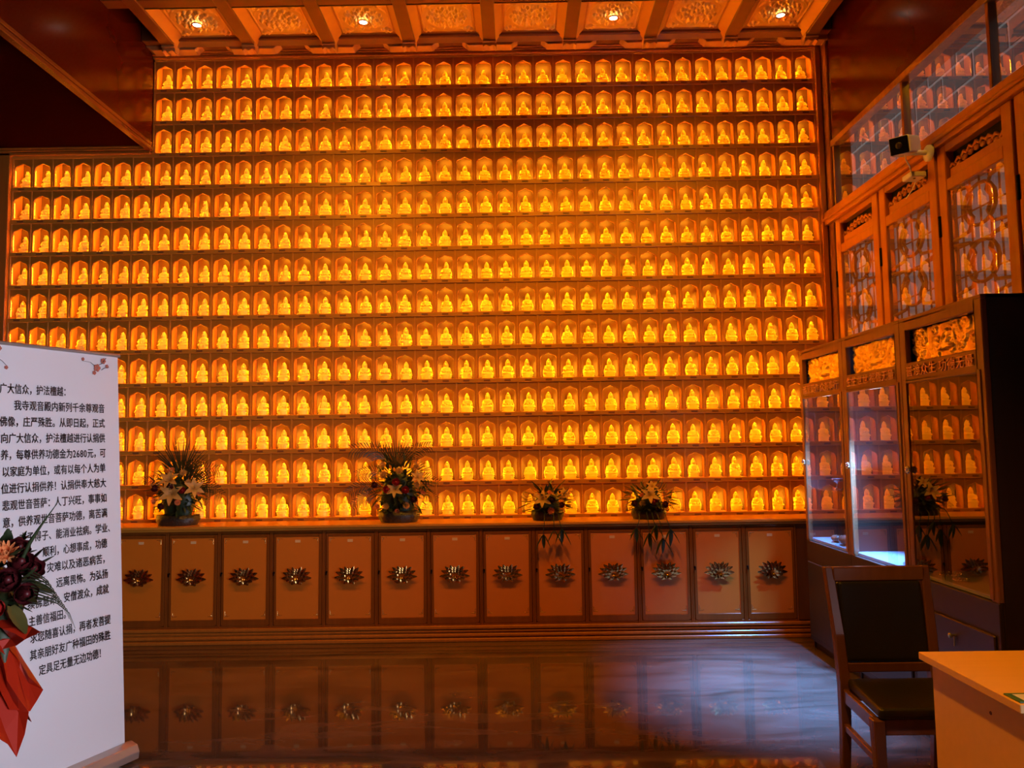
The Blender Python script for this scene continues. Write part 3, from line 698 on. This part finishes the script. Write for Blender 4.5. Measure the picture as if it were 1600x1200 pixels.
def bracelet(lab, loc, R=0.04, m='crystal', tilt=0.0, nb=16, br=0.0078):
    mb = MB()
    for k in range(nb):
        an = 2*PI*k/nb; mb.ell((R*math.cos(an)*(1 if not tilt else 0.25), R*math.sin(an), (br if not tilt else R+br+R*math.cos(an))), (br, br, br), 6, 4)
    inside('bead_bracelet', mb, m, lab, 'bracelet', loc)
bracelet('clear crystal bead bracelet standing upright in the middle display case', (2.26, 4.50, 0.786), 0.042, 'crystal', 1.0)
bracelet('clear crystal bead bracelet lying flat in the middle display case', (2.20, 4.36, 0.786), 0.045)
cup('crystal offering cup in the corner of the middle display case', (2.32, 4.30, 0.786), 'crystal', 1.2)
bracelet('brass bead bracelet lying flat in the unlit display case', (2.22, 4.02, 0.786), 0.05, 'brass')
bracelet('small brass bead bracelet beside the larger one in the unlit case', (2.18, 3.86, 0.786), 0.032, 'brass')
bot = MB().lathe([(0.026, 0), (0.034, 0.01), (0.036, 0.03), (0.020, 0.055), (0.008, 0.07), (0.008, 0.11), (0.012, 0.118), (0.005, 0.12)], 14)
inside('oil_lamp', bot, 'brass', 'brass oil lamp with tall neck in the unlit display case', 'lamp', (2.22, 3.60, 0.786))
bowl = MB().lathe([(0.02, 0), (0.022, 0.006), (0.05, 0.03), (0.056, 0.05), (0.050, 0.05), (0.03, 0.02), (0.002, 0.012)], 16)
inside('offering_bowl', bowl, 'brass', 'brass offering bowl between the bracelets and oil lamp', 'bowl', (2.34, 3.72, 0.786))

# ------------------------------------------------------------------ chair
ch = thing('chair', 'brown wooden chair with black leather seat and back', 'chair', (1.585, 3.40, 0))
for sx in (-1, 1):
    post = MB(); q = [(sx*0.195, 0.03, 0.0), (sx*0.195, 0.0, 0.25), (sx*0.195, -0.005, 0.45), (sx*0.200, 0.02, 0.65), (sx*0.212, 0.075, 0.93)]
    vs_ = []
    for (x, y, z), ww in zip(q, (0.017, 0.020, 0.022, 0.021, 0.018)):
        vs_ += [(x-ww, y-ww, z), (x+ww, y-ww, z), (x+ww, y+ww, z), (x-ww, y+ww, z)]
    fs_ = [(i*4+j, i*4+(j+1) % 4, (i+1)*4+(j+1) % 4, (i+1)*4+j) for i in range(4) for j in range(4)] + [(3, 2, 1, 0), (16, 17, 18, 19)]
    post.add(vs_, fs_).build('back_post', 'chairwood', ch, 0.004)
    lg = MB(); x1, x0 = sx*0.225, sx*0.215
    lg.add([(x0-.016, -.385, 0), (x0+.016, -.385, 0), (x0+.016, -.353, 0), (x0-.016, -.353, 0), (x1-.023, -.395, .43), (x1+.023, -.395, .43), (x1+.023, -.348, .43), (x1-.023, -.348, .43)],
           [(0, 3, 2, 1), (4, 5, 6, 7), (0, 1, 5, 4), (1, 2, 6, 5), (2, 3, 7, 6), (3, 0, 4, 7)])
    lg.build('front_leg', 'chairwood', ch, 0.004)
    sr = MB(); 
    for z0_, z1_ in ((0.375, 0.43), (0.255, 0.285)):
        a0_, a1_ = sx*0.195, sx*0.222
        sr.add([(a0_-.011, -.01, z0_), (a0_+.011, -.01, z0_), (a1_+.011, -.36, z0_), (a1_-.011, -.36, z0_), (a0_-.011, -.01, z1_), (a0_+.011, -.01, z1_), (a1_+.011, -.36, z1_), (a1_-.011, -.36, z1_)],
               [(0, 3, 2, 1), (4, 5, 6, 7), (0, 1, 5, 4), (1, 2, 6, 5), (2, 3, 7, 6), (3, 0, 4, 7)])
    sr.build('side_rail', 'chairwood', ch, 0.003)
bx('front_rail', 'chairwood', ch, -0.205, 0.205, -0.385, -0.362, 0.37, 0.43, 0.003)
bx('rear_rail', 'chairwood', ch, -0.175, 0.175, -0.01, 0.012, 0.375, 0.43, 0.003)
tr = MB().grid(lambda u, v: (-0.212+0.424*u, 0.045+0.018*math.sin(PI*u) + (0.03 if v > 0.5 else 0.0) if False else 0.058+0.016*math.sin(PI*u)+(v-0.5)*0.02, 0.865+0.065*v + 0.008*math.sin(PI*u)*v), 9, 3)
topr = MB().box(-0.20, 0.20, 0.045, 0.075, 0.868, 0.932).build('top_rail', 'chairwood', ch, 0.006, 2)
bx('lower_back_rail', 'chairwood', ch, -0.185, 0.185, -0.01, 0.015, 0.495, 0.535, 0.004)
bk = MB().box(-0.182, 0.182, -0.022, 0.022, 0, 0.335).build('leather_back', 'leather', ch, 0.014, 3); bk.location = (0, 0.008, 0.537); bk.rotation_euler = (math.radians(-9), 0, 0)
def seat_fn():
    mb = MB(); P = [(-0.185, -0.015), (0.185, -0.015), (0.228, -0.40), (-0.228, -0.40)]
    mb.prism(P, 0.432, 0.475, 'Z'); return mb
seat_fn().build('leather_seat', 'leather', ch, 0.016, 3)

# ------------------------------------------------------------------ desk with card
dk = thing('desk', 'light wood desk with plain side panel, in front of the chair', 'desk', (1.395, 2.215, 0))
bx('desk_top', 'desk', dk, 0, 1.25, 0, 0.545, 0.725, 0.75, 0.002)
bx('side_panel', 'desk', dk, 0.03, 0.055, 0.035, 0.515, 0, 0.725, 0.001)
bx('side_panel', 'desk', dk, 1.195, 1.22, 0.035, 0.515, 0, 0.725, 0.001)
bx('front_panel', 'deskwhite', dk, 0.055, 1.195, 0.06, 0.078, 0.12, 0.725, 0.001)
bx('panel_edge', 'deskwhite', dk, 0.03, 0.055, 0.028, 0.035, 0, 0.725, 0.001)
MB().lathe([(0.006, 0.0), (0.005, -0.002)], 10, c=(0.03, 0.19, 0.662), axis='X').build('screw_cap', 'ceramic', dk)
cd = thing('payment_card', 'green-bordered white card lying on the desk corner', 'card', (1.41, 2.175, 0.75))
cd.location = (1.402, 2.225, 0.7505)
bx('green_board', 'green', cd, 0, 0.15, 0, 0.075, 0, 0.004, 0.001)
bx('white_field', 'cardwhite', cd, 0.018, 0.132, 0.012, 0.063, 0.004, 0.0046)
bx('red_mark', 'cardred', cd, 0.045, 0.105, 0.024, 0.050, 0.0046, 0.0050)

# ------------------------------------------------------------------ roll-up banner
BW, BH, LEAN, TXT = 0.70, 1.965, 0.12, 0.02
bn = thing('roll_up_banner', 'white roll-up banner stand with rows of black Chinese text', 'banner', (-1.895-0.395*BW, 3.80-0.919*BW, 0), math.atan2(0.919, 0.395))
def by(z): return LEAN*z/BH
def sheet(u, v):
    z = 0.085 + (BH-0.085)*v; x = BW*u
    return (x, by(z) + 0.004*math.sin(u*9)*(1-v)*0.5 + 0.006*(abs(u-0.5)*2)**6, z)
fs_ = MB(); fs_.grid(sheet, 15, 15); fs_.build('fabric', 'banner', bn)
MB().tube([(-0.005, by(BH), BH), (BW+.005, by(BH), BH)], 0.009, 8).build('top_bar', 'alu', bn)
base = MB(); base.prism([(-0.05, 0.012), (0.05, 0.012), (0.055, 0.045), (0.04, 0.078), (0.0, 0.09), (-0.04, 0.078), (-0.055, 0.045)], -0.03, BW+.03, 'X')
bo = base.build('base_cassette', 'alu', bn, 0.003)
for xx in (0.10, BW-.10): bx('foot', 'alu', bn, xx-.02, xx+.02, -0.14, 0.14, 0.0, 0.014, 0.004)
MB().tube([(BW*0.5, 0.06, 0.05), (BW*0.5, by(BH)+.02, BH-.01)], 0.008, 8).build('support_pole', 'alu', bn)
TILT = math.atan2(LEAN, BH)
for i, (body, s0, s1) in enumerate(LINES):
    zc = 1.766 - i*0.0722; adv = sum(0.56 if c.isdigit() else 1.0 for c in body); x = s0 + BW + TXT; k = (s1-s0)/adv
    if body[-1] in '：，。、！': k *= adv/(adv-0.55)
    for c in body:
        z = zc - 0.017; o = link('printed_character', CH[c], bn, (x, by(z) - 0.0030, z)); o.rotation_euler = (PI/2 - TILT, 0, 0); o.scale = (k/0.047, 1, 1)
        x += k*(0.56 if c.isdigit() else 1.0)
def blossom(pts, flowers, name):
    mb = MB(); mb.tube([(x+BW, by(z)-0.003, z) for x, z in pts], [0.0035, 0.003, 0.0025, 0.002, 0.0015][:len(pts)], 5, flat=0.4)
    o = mb.build(name, 'ink', bn); f = MB()
    for x, z, r in flowers:
        for k in range(5):
            an = k*2*PI/5; f.ell((x+BW+r*0.6*math.cos(an), by(z)-0.004, z+r*0.6*math.sin(an)), (r*0.5, 0.0015, r*0.5), 6, 4)
    f.build('printed_blossom', 'blossom', o)
blossom([(-0.075, 1.945), (-0.10, 1.915), (-0.135, 1.90), (-0.16, 1.918), (-0.205, 1.922)], [(-0.125, 1.893, 0.018), (-0.09, 1.93, 0.014), (-0.14, 1.868, 0.010), (-0.20, 1.93, 0.008)], 'printed_branch')
blossom([(-0.06, 1.90), (-0.085, 1.895), (-0.10, 1.885)], [(-0.07, 1.905, 0.009)], 'printed_branch')
blossom([(-0.68, 1.93), (-0.64, 1.93), (-0.61, 1.90), (-0.585, 1.885), (-0.565, 1.865)], [(-0.615, 1.915, 0.016), (-0.60, 1.94, 0.012), (-0.568, 1.858, 0.008)], 'printed_branch')

# ------------------------------------------------------------------ flowers
def flower_mb(kind):
    mb = MB(); rnd = random.Random(len(kind))
    if kind == 'lily':
        for k in range(6):
            m = Matrix.Rotation(k*PI/3, 4, 'Z') @ Matrix.Rotation(0.75 + 0.12*(k % 2), 4, 'X')
            mb.merge(petal(0.088, 0.023, 0.040, -0.006), m)
        for k in range(5):
            a_ = k*2*PI/5; mb.tube([(0, 0, 0), (0.012*math.cos(a_), 0.012*math.sin(a_), 0.045)], 0.0015, 4)
    elif kind == 'rose':
        for ring, cnt, L, W, tl in ((0, 4, 0.034, 0.014, 0.1), (1, 5, 0.040, 0.018, 0.45), (2, 6, 0.042, 0.021, 0.85)):
            for k in range(cnt):
                m = Matrix.Rotation((k+ring*0.4)*2*PI/cnt, 4, 'Z') @ Matrix.Rotation(tl, 4, 'X') @ Matrix.Translation((0, -0.004, 0)); mb.merge(petal(L, W, -0.008, 0.008), m)
        mb.ell((0, 0, 0.018), (0.011, 0.011, 0.018), 7, 5)
    elif kind == 'mum':
        for ring, cnt, L, tl in ((0, 6, 0.030, 0.25), (1, 10, 0.036, 0.7), (2, 13, 0.042, 1.1), (3, 13, 0.042, 1.5)):
            for k in range(cnt):
                m = Matrix.Rotation((k+ring*0.37)*2*PI/cnt, 4, 'Z') @ Matrix.Rotation(tl, 4, 'X'); mb.merge(petal(L, 0.0055, -0.010, 0.004), m)
        mb.ell((0, 0, 0.008), (0.012, 0.012, 0.010), 7, 4)
    return mb
FM = {'lily': flower_mb('lily').mesh('lily', 'lily'), 'rose': flower_mb('rose').mesh('rose', 'rose'), 'darkrose': flower_mb('rose').mesh('rose', 'darkrose'),
      'mum': flower_mb('mum').mesh('chrysanthemum', 'mum'), 'yellow': flower_mb('mum').mesh('chrysanthemum', 'lily')}
FN = {'lily': 'lily', 'rose': 'rose', 'darkrose': 'rose', 'mum': 'chrysanthemum', 'yellow': 'chrysanthemum'}
LEAF = [petal(0.16, 0.020, 0.05, 0.01).mesh('leaf', 'leaf'), petal(0.12, 0.026, 0.03, 0.01).mesh('leaf', 'leaf2'), petal(0.14, 0.015, -0.03, 0.01).mesh('leaf', 'leaf')]
def aim(o, d): o.rotation_mode = 'QUATERNION'; o.rotation_quaternion = Vector(d).to_track_quat('Z', 'Y')
def blade(mb, p, e, w, sag):
    p, e = Vector(p), Vector(e); md = p.lerp(e, 0.5) + Vector((0, 0, sag)); d = (e-p).normalized(); sd = d.cross(Vector((0, 1, 0))).normalized()*w
    mb.add([p-sd*.4, p+sd*.4, md+sd, md-sd, e], [(0, 1, 2, 3), (3, 2, 4)])
def frond_mesh(L, droop, nl, ll):
    """feather frond: arching rib with thin drooping leaflets on both sides"""
    mb = MB(); pts = []
    for i in range(9):
        t = i/8; pts.append(Vector((droop*t*t, -0.05*t, L*t - droop*0.45*t*t)))
    mb.tube(pts, [0.0035*(1-0.75*i/8) for i in range(9)], 5)
    for k in range(nl):
        t = 0.22+0.78*k/(nl-1); i = min(7, int(t*8)); p = pts[i].lerp(pts[i+1], t*8-i); tg = (pts[i+1]-pts[i]).normalized(); nn = Vector((tg.z, 0, -tg.x))
        l = ll*(1.0-0.55*t)
        for sx in (-1, 1): blade(mb, p, p + nn*sx*l*0.75 + tg*l*0.65 + Vector((0, -0.02, -0.02)), 0.0034, 0.012)
    return mb.mesh('palm_frond', 'frond')
def fan_mesh(L, n_, half):
    """fan frond: thin blades spreading from one point"""
    mb = MB()
    for k in range(n_):
        a_ = -half + 2*half*k/(n_-1); l = L*(0.72+0.28*math.cos(a_))
        blade(mb, (0, 0, 0), (l*math.sin(a_), -0.02*(k % 3), l*math.cos(a_)), 0.0048, 0.0)
    mb.tube([(0, 0, -0.08), (0, 0, 0.02)], 0.003, 5)
    return mb.mesh('palm_frond', 'frond')
FROND = [fan_mesh(0.30, 19, 0.95), frond_mesh(0.34, 0.20, 15, 0.17), frond_mesh(0.26, 0.14, 12, 0.13)]
def arrangement(lab, loc, rx, rz, zc, seed, fl, nleaf, fronds, core=170, pot=(0.15, 0.09), hang=None, grp='flower arrangements on the counter'):
    rnd = random.Random(seed)
    t = thing('flower_arrangement', lab, 'flowers', loc, 0, grp)
    ry = min(rx*0.75, 0.13)
    MB().lathe([(pot[0]*0.86, 0), (pot[0], pot[1]*0.5), (pot[0]*0.95, pot[1]), (pot[0]*0.8, pot[1]*0.95)], 16, 1.0, 0.62).build('pot', 'pot', t)
    fo = MB(); lf = petal(0.075, 0.013, 0.015, 0.006)
    for k in range(core):
        d = Vector((rnd.gauss(0, 1), rnd.gauss(-0.2, 1), rnd.gauss(0.15, 1))).normalized(); q = rnd.uniform(0.45, 0.98)
        p = Vector((d.x*rx*q, d.y*ry*q, zc + d.z*rz*q)); p.z = max(p.z, 0.07); p.y = min(p.y, 0.12)
        dd = (d + Vector((rnd.uniform(-.7, .7), rnd.uniform(-.7, .3), rnd.uniform(-.5, .7)))); dd.z = max(dd.z, 0.0 if p.z < 0.12 else -0.6); dd.normalize()
        fo.merge(lf, Matrix.Translation(p) @ dd.to_track_quat('Z', 'Y').to_matrix().to_4x4() @ Matrix.Scale(rnd.uniform(0.6, 1.2), 4))
    fo.lathe([(0.4*rx, 0.03), (0.62*rx, zc*0.7), (0.5*rx, zc*1.2), (0.1*rx, zc+rz*0.55)], 10, 1.0, 0.7*ry/rx)
    stuff(fo.build('foliage', 'leaf', t))
    for k in range(nleaf):
        an = rnd.uniform(-0.25, PI+0.25); d = Vector((math.cos(an), rnd.uniform(-0.6, 0.1), math.sin(an)*0.9+0.05)).normalized()
        o = link('leaf', LEAF[rnd.randrange(3)], t, (d.x*rx*0.78, max(-ry, min(0.08, d.y*ry)), max(0.05, zc+d.z*rz*0.78))); aim(o, (d.x, d.y*0.6, d.z)); s_ = rnd.uniform(0.5, 0.85); o.scale = (s_, s_, s_)
    for kind, u, v, s_ in fl:                                   # u, v in -1..1 over the front of the bunch
        d = Vector((u, -math.sqrt(max(0.05, 1-u*u*0.8-v*v*0.8)), v))
        o = link(FN[kind], FM[kind], t, (u*rx*0.88, d.y*ry, zc+v*rz*0.88)); aim(o, Vector((u*0.7, -0.9, v*0.6+0.25))); o.scale = (s_, s_, s_)
    for (m, x, z, ang, s_) in fronds:
        o = link('palm_frond', FROND[m], t, (x, -0.02, z)); o.rotation_euler = (0.12, ang, 0); o.scale = ((-s_ if ang < 0 else s_), s_, s_)
    if hang:
        for (x0, x1, z1, nl) in hang:
            ye = (YC-0.06)-loc[1]
            pts = [Vector((x0*0.6, -0.06, 0.07)), Vector((x0, (ye-0.06)*0.6, 0.055)), Vector((x0, ye, 0.03)), Vector((x0+(x1-x0)*0.5, ye-0.012, -0.02)), Vector((x1, ye-0.006, z1))]
            MB().tube(pts, [0.004, 0.004, 0.003, 0.003, 0.002], 5).build('trailing_stem', 'leaf', t)
            for k in range(nl):
                p = pts[4].copy(); p.y = ye-0.014-0.004*k; q = (k/(nl-1)-0.5)*2 if nl > 1 else 0
                d = Vector((q*0.75+(x1-x0)*2, -0.18, -1.0+0.25*abs(q)))
                o = link('leaf', LEAF[0], t, p); aim(o, d); s_ = rnd.uniform(0.62, 0.82); o.scale = (s_*1.15, s_, s_)
    return t
AY = 6.10
arrangement('large flower arrangement with palm fronds and lilies, beside the white banner', (-2.68, AY+.01, ZT), 0.22, 0.21, 0.25, 5,
    [('lily', 0.05, 0.0, 1.1), ('lily', -0.1, 0.55, 0.95), ('lily', 0.8, 0.2, 0.9), ('yellow', 0.35, 0.85, 0.8), ('mum', -0.15, 0.95, 0.75), ('darkrose', -0.65, 0.2, 1.0), ('rose', 0.42, 0.12, 0.95), ('darkrose', 0.0, 0.3, 1.0),
     ('mum', 0.95, 0.05, 0.7), ('mum', 0.25, -0.35, 0.65), ('yellow', -0.9, 0.35, 0.6), ('mum', -0.75, -0.3, 0.7), ('darkrose', -0.4, -0.5, 0.9), ('yellow', 0.6, 0.45, 0.7)],
    16, [(0, 0.03, 0.38, 0.10, 1.1), (0, 0.08, 0.30, 0.85, 0.95), (1, 0.06, 0.34, 0.55, 0.95), (1, 0.08, 0.30, 1.05, 0.95), (2, 0.0, 0.36, 0.35, 1.0), (2, 0.08, 0.24, 1.15, 0.8), (2, -0.05, 0.3, -0.6, 0.8)], pot=(0.175, 0.08))
arrangement('tallest full flower arrangement with arching fronds, red roses in its middle', (-0.935, AY+.01, ZT), 0.235, 0.25, 0.27, 9,
    [('rose', 0.0, 0.18, 1.1), ('rose', -0.32, -0.05, 1.05), ('rose', 0.32, -0.08, 1.05), ('yellow', -0.5, 0.45, 0.95), ('yellow', 0.75, 0.1, 0.75), ('yellow', 0.7, 0.75, 0.8), ('lily', -0.05, -0.05, 0.75), ('yellow', 0.1, 0.6, 0.8),
     ('mum', -0.75, -0.65, 0.7), ('yellow', -0.4, -0.62, 0.75), ('yellow', 0.35, -0.6, 0.75), ('mum', 0.95, -0.15, 0.6), ('darkrose', -0.8, 0.1, 0.9), ('lily', 0.75, 0.35, 0.7), ('yellow', -0.55, 0.8, 0.8), ('darkrose', 0.6, -0.4, 0.9), ('mum', 0.0, -0.8, 0.55)],
    18, [(0, -0.02, 0.42, -0.05, 0.9), (1, -0.04, 0.44, -0.45, 1.05), (1, 0.02, 0.42, 0.22, 0.9), (1, -0.1, 0.26, -0.95, 0.9), (2, -0.12, 0.20, -1.15, 0.95), (2, 0.1, 0.32, 0.95, 0.9), (2, 0.12, 0.22, 1.1, 0.8), (2, -0.1, 0.36, -0.8, 0.9)], core=240, pot=(0.165, 0.09))
arrangement('low flower arrangement with few leaves trailing over the counter edge, next to the tallest one', (0.235, AY, ZT), 0.17, 0.12, 0.145, 12,
    [('lily', -0.25, 0.2, 0.8), ('lily', 0.85, 0.55, 0.6), ('mum', 0.15, -0.6, 0.75), ('darkrose', 0.2, 0.15, 0.9), ('yellow', -0.6, 0.5, 0.5), ('darkrose', -0.55, -0.3, 0.9), ('mum', 0.1, 0.7, 0.5), ('darkrose', 0.65, -0.2, 0.8)],
    14, [(2, -0.08, 0.12, -1.15, 0.45), (2, 0.1, 0.12, 1.1, 0.5)], core=110, pot=(0.13, 0.08),
    hang=[(-0.03, -0.04, -0.09, 3), (0.04, 0.04, -0.06, 2), (0.08, 0.10, -0.05, 3)])
arrangement('low flower arrangement with many dark leaves trailing down the cabinets, nearest the display cases', (1.03, AY, ZT-0.0), 0.19, 0.13, 0.14, 21,
    [('lily', -0.05, 0.4, 0.85), ('rose', 0.1, 0.0, 1.0), ('yellow', -0.4, -0.1, 0.65), ('lily', 0.1, 0.95, 0.6), ('darkrose', 0.6, -0.2, 0.9), ('mum', -0.4, 0.45, 0.5), ('darkrose', -0.7, -0.1, 0.9), ('yellow', 0.75, 0.15, 0.5), ('darkrose', 0.3, -0.5, 0.8)],
    16, [(2, -0.1, 0.10, -1.2, 0.45), (2, 0.12, 0.1, 1.2, 0.5)], core=140, pot=(0.14, 0.08),
    hang=[(-0.10, -0.13, -0.05, 3), (-0.04, -0.03, -0.09, 4), (0.04, 0.07, -0.13, 3), (0.10, 0.13, -0.06, 3), (0.0, 0.02, -0.03, 4)])

# ------------------------------------------------------------------ standing flower basket wrapped in red paper, in front of the banner
FX, FY = -1.74, 2.50
fb = thing('flower_stand', 'standing bouquet of dark red flowers wrapped in red paper, before the white banner', 'flowers', (FX, FY, 0))
for k in range(3):
    an = k*2*PI/3+0.4; MB().tube([(0.17*math.cos(an), 0.17*math.sin(an), 0), (0.06*math.cos(an), 0.06*math.sin(an), 0.5), (0.10*math.cos(an), 0.10*math.sin(an), 0.92)], 0.009, 8).build('stand_leg', 'wood', fb)
MB().lathe([(0.08, 0.86), (0.12, 0.93), (0.135, 1.0), (0.12, 0.99), (0.07, 0.90)], 16).build('basket', 'pot', fb)
def adj(p):
    k = (FY+p[1])/FY; return Vector(((FX+p[0])*k-FX, p[1], 1.5+(p[2]-1.5)*k))
def paper_sheet(apex, rim, seed, bulge=0.012):
    """crumpled sheet: gathered along the apex line, spreading to a pointed rim"""
    mb = MB(); K = 6; n_ = len(rim); A = [adj(p) for p in apex]; Rm = [adj(p) for p in rim]; rr_ = random.Random(seed)
    vs_ = []
    for i in range(K):
        t = i/(K-1)
        for j in range(n_):
            ap = A[0].lerp(A[1], j/(n_-1)); p = ap.lerp(Rm[j], t); w = math.sin(PI*min(1, t*0.95))
            p.y += (0.016 if j % 2 else -0.020)*w + rr_.uniform(-1, 1)*bulge*w; p.x += rr_.uniform(-1, 1)*0.007*w; p.z += rr_.uniform(-1, 1)*0.006*w; vs_.append(p)
    fs = []
    for i in range(K-1):
        for j in range(n_-1):
            q = (i*n_+j, i*n_+j+1, (i+1)*n_+j+1, (i+1)*n_+j); fs += [(q[0], q[1], q[2]), (q[0], q[2], q[3])] if (i+j) % 2 else [(q[0], q[1], q[3]), (q[1], q[2], q[3])]
    mb.add(vs_, fs, False)
    o = mb.build('wrapping_paper', 'redpaper', fb); md = o.modifiers.new('thickness', 'SOLIDIFY'); md.thickness = 0.0012; return o
# coordinates relative to the stand; x grows to the right
paper_sheet([(0.00, -0.07, 0.985), (0.05, -0.05, 1.0)], [(0.09, -0.12, 0.865), (0.13, -0.12, 0.875), (0.16, -0.13, 0.895), (0.208, -0.13, 0.917), (0.165, -0.08, 0.945), (0.11, -0.02, 0.975)], 1)
paper_sheet([(0.02, -0.06, 0.95), (0.08, 0.0, 0.96)], [(0.12, -0.13, 0.68), (0.155, -0.11, 0.675), (0.185, -0.09, 0.672), (0.20, -0.07, 0.70), (0.226, -0.04, 0.738), (0.185, 0.0, 0.79), (0.15, 0.03, 0.83), (0.11, 0.05, 0.90)], 2)
paper_sheet([(-0.05, -0.09, 0.93), (0.05, -0.08, 0.94)], [(0.00, -0.20, 0.60), (0.045, -0.19, 0.60), (0.085, -0.19, 0.595), (0.115, -0.17, 0.57), (0.148, -0.15, 0.533), (0.168, -0.13, 0.60), (0.182, -0.11, 0.67), (0.15, -0.09, 0.76)], 3)
paper_sheet([(-0.10, -0.06, 0.92), (0.01, -0.10, 0.93)], [(-0.22, -0.16, 0.62), (-0.18, -0.19, 0.54), (-0.13, -0.2, 0.62), (-0.08, -0.21, 0.52), (-0.03, -0.21, 0.60), (0.03, -0.21, 0.585)], 4)
paper_sheet([(-0.10, 0.05, 0.92), (-0.08, -0.06, 0.92)], [(-0.24, 0.06, 0.62), (-0.27, 0.0, 0.72), (-0.24, -0.07, 0.60), (-0.21, -0.14, 0.66)], 5)
paper_sheet([(0.09, 0.05, 0.92), (-0.09, 0.06, 0.92)], [(0.19, 0.1, 0.64), (0.10, 0.18, 0.70), (0.0, 0.21, 0.60), (-0.10, 0.18, 0.68), (-0.2, 0.1, 0.62)], 6)
paper_sheet([(-0.06, -0.08, 0.98), (0.03, -0.09, 0.98)], [(-0.14, -0.17, 0.86), (-0.09, -0.19, 0.90), (-0.03, -0.20, 0.83), (0.04, -0.19, 0.89), (0.10, -0.16, 0.85)], 7)
rnd = random.Random(31)
fo = MB(); lf = petal(0.10, 0.020, 0.02, 0.008)
for k in range(150):
    d = Vector((rnd.gauss(0, 1), rnd.gauss(0, 1), rnd.gauss(0.1, 1))).normalized(); q = rnd.uniform(0.4, 1.0)
    p = Vector((0.02+d.x*0.155*q, d.y*0.12*q, 1.07+d.z*0.125*q)); fo.merge(lf, Matrix.Translation(p) @ (d+Vector((rnd.uniform(-.6, .6), rnd.uniform(-.6, .6), rnd.uniform(-.6, .6)))).to_track_quat('Z', 'Y').to_matrix().to_4x4() @ Matrix.Scale(rnd.uniform(0.5, 0.9), 4))
fo.lathe([(0.05, 0.92), (0.10, 1.0), (0.09, 1.1), (0.03, 1.16)], 10)
stuff(fo.build('foliage', 'leaf', fb))
for kind, x, y, z, s_ in [('mum', 0.085, -0.10, 1.165, 1.0), ('yellow', 0.045, -0.11, 1.15, 0.9), ('darkrose', 0.13, -0.07, 1.13, 1.3), ('darkrose', 0.165, -0.04, 1.11, 1.2), ('darkrose', 0.10, -0.12, 1.08, 1.3), ('rose', 0.065, -0.13, 1.00, 1.0),
                          ('darkrose', 0.15, -0.09, 1.04, 1.2), ('darkrose', 0.03, -0.13, 1.06, 1.3), ('darkrose', 0.12, -0.02, 1.17, 1.2), ('rose', -0.05, -0.12, 1.10, 1.1), ('mum', -0.10, -0.08, 1.05, 1.0), ('darkrose', -0.08, -0.05, 1.16, 1.2), ('darkrose', 0.02, 0.05, 1.2, 1.2)]:
    o = link(FN[kind], FM[kind], fb, adj((x, y, z))); aim(o, (x, y-0.05, (z-1.06)*0.8+0.03)); o.scale = (s_, s_, s_)
for x, z, dx_, dz_, s_ in ((0.11, 1.00, 0.8, -0.5, 1.0), (0.08, 0.98, 0.5, -0.9, 1.0), (0.13, 1.03, 1, 0.1, 0.8), (0.05, 0.97, 0.2, -1, 0.9), (0.0, 0.98, -0.2, -1, 1.0), (0.10, 1.15, 0.7, 0.7, 0.6), (0.14, 1.09, 1, 0.3, 0.6), (-0.1, 1.0, -0.8, -0.4, 1.0)):
    o = link('leaf', LEAF[rnd.randrange(3)], fb, adj((x, -0.09, z))); aim(o, (dx_, -0.4, dz_)); o.scale = (s_*0.9, s_*0.9, s_*0.9)
MB().tube([adj(p_) for p_ in ((0.13, -0.08, 1.12), (0.165, -0.08, 1.20), (0.20, -0.08, 1.255), (0.25, -0.08, 1.325))], [0.007, 0.006, 0.0035, 0.0008], 6).build('reed_stem', 'leaf', fb)
for k in range(9):                                            # arching grass blades
    L_ = 0.12 + 0.010*k; z_ = 1.105-0.011*k; dr_ = 0.045+0.003*k
    pts = [(0.12, -0.08, z_), (0.12+L_*0.35, -0.085, z_+0.012), (0.12+L_*0.7, -0.09+0.004*k, z_-0.01), (0.12+L_*0.9, -0.09+0.006*k, z_-dr_*0.6), (0.12+L_, -0.09+0.008*k, z_-dr_*1.3)]
    MB().tube([adj(p_) for p_ in pts], [0.0035, 0.003, 0.0018, 0.0012, 0.0006], 5).build('grass_blade', 'frond', fb)
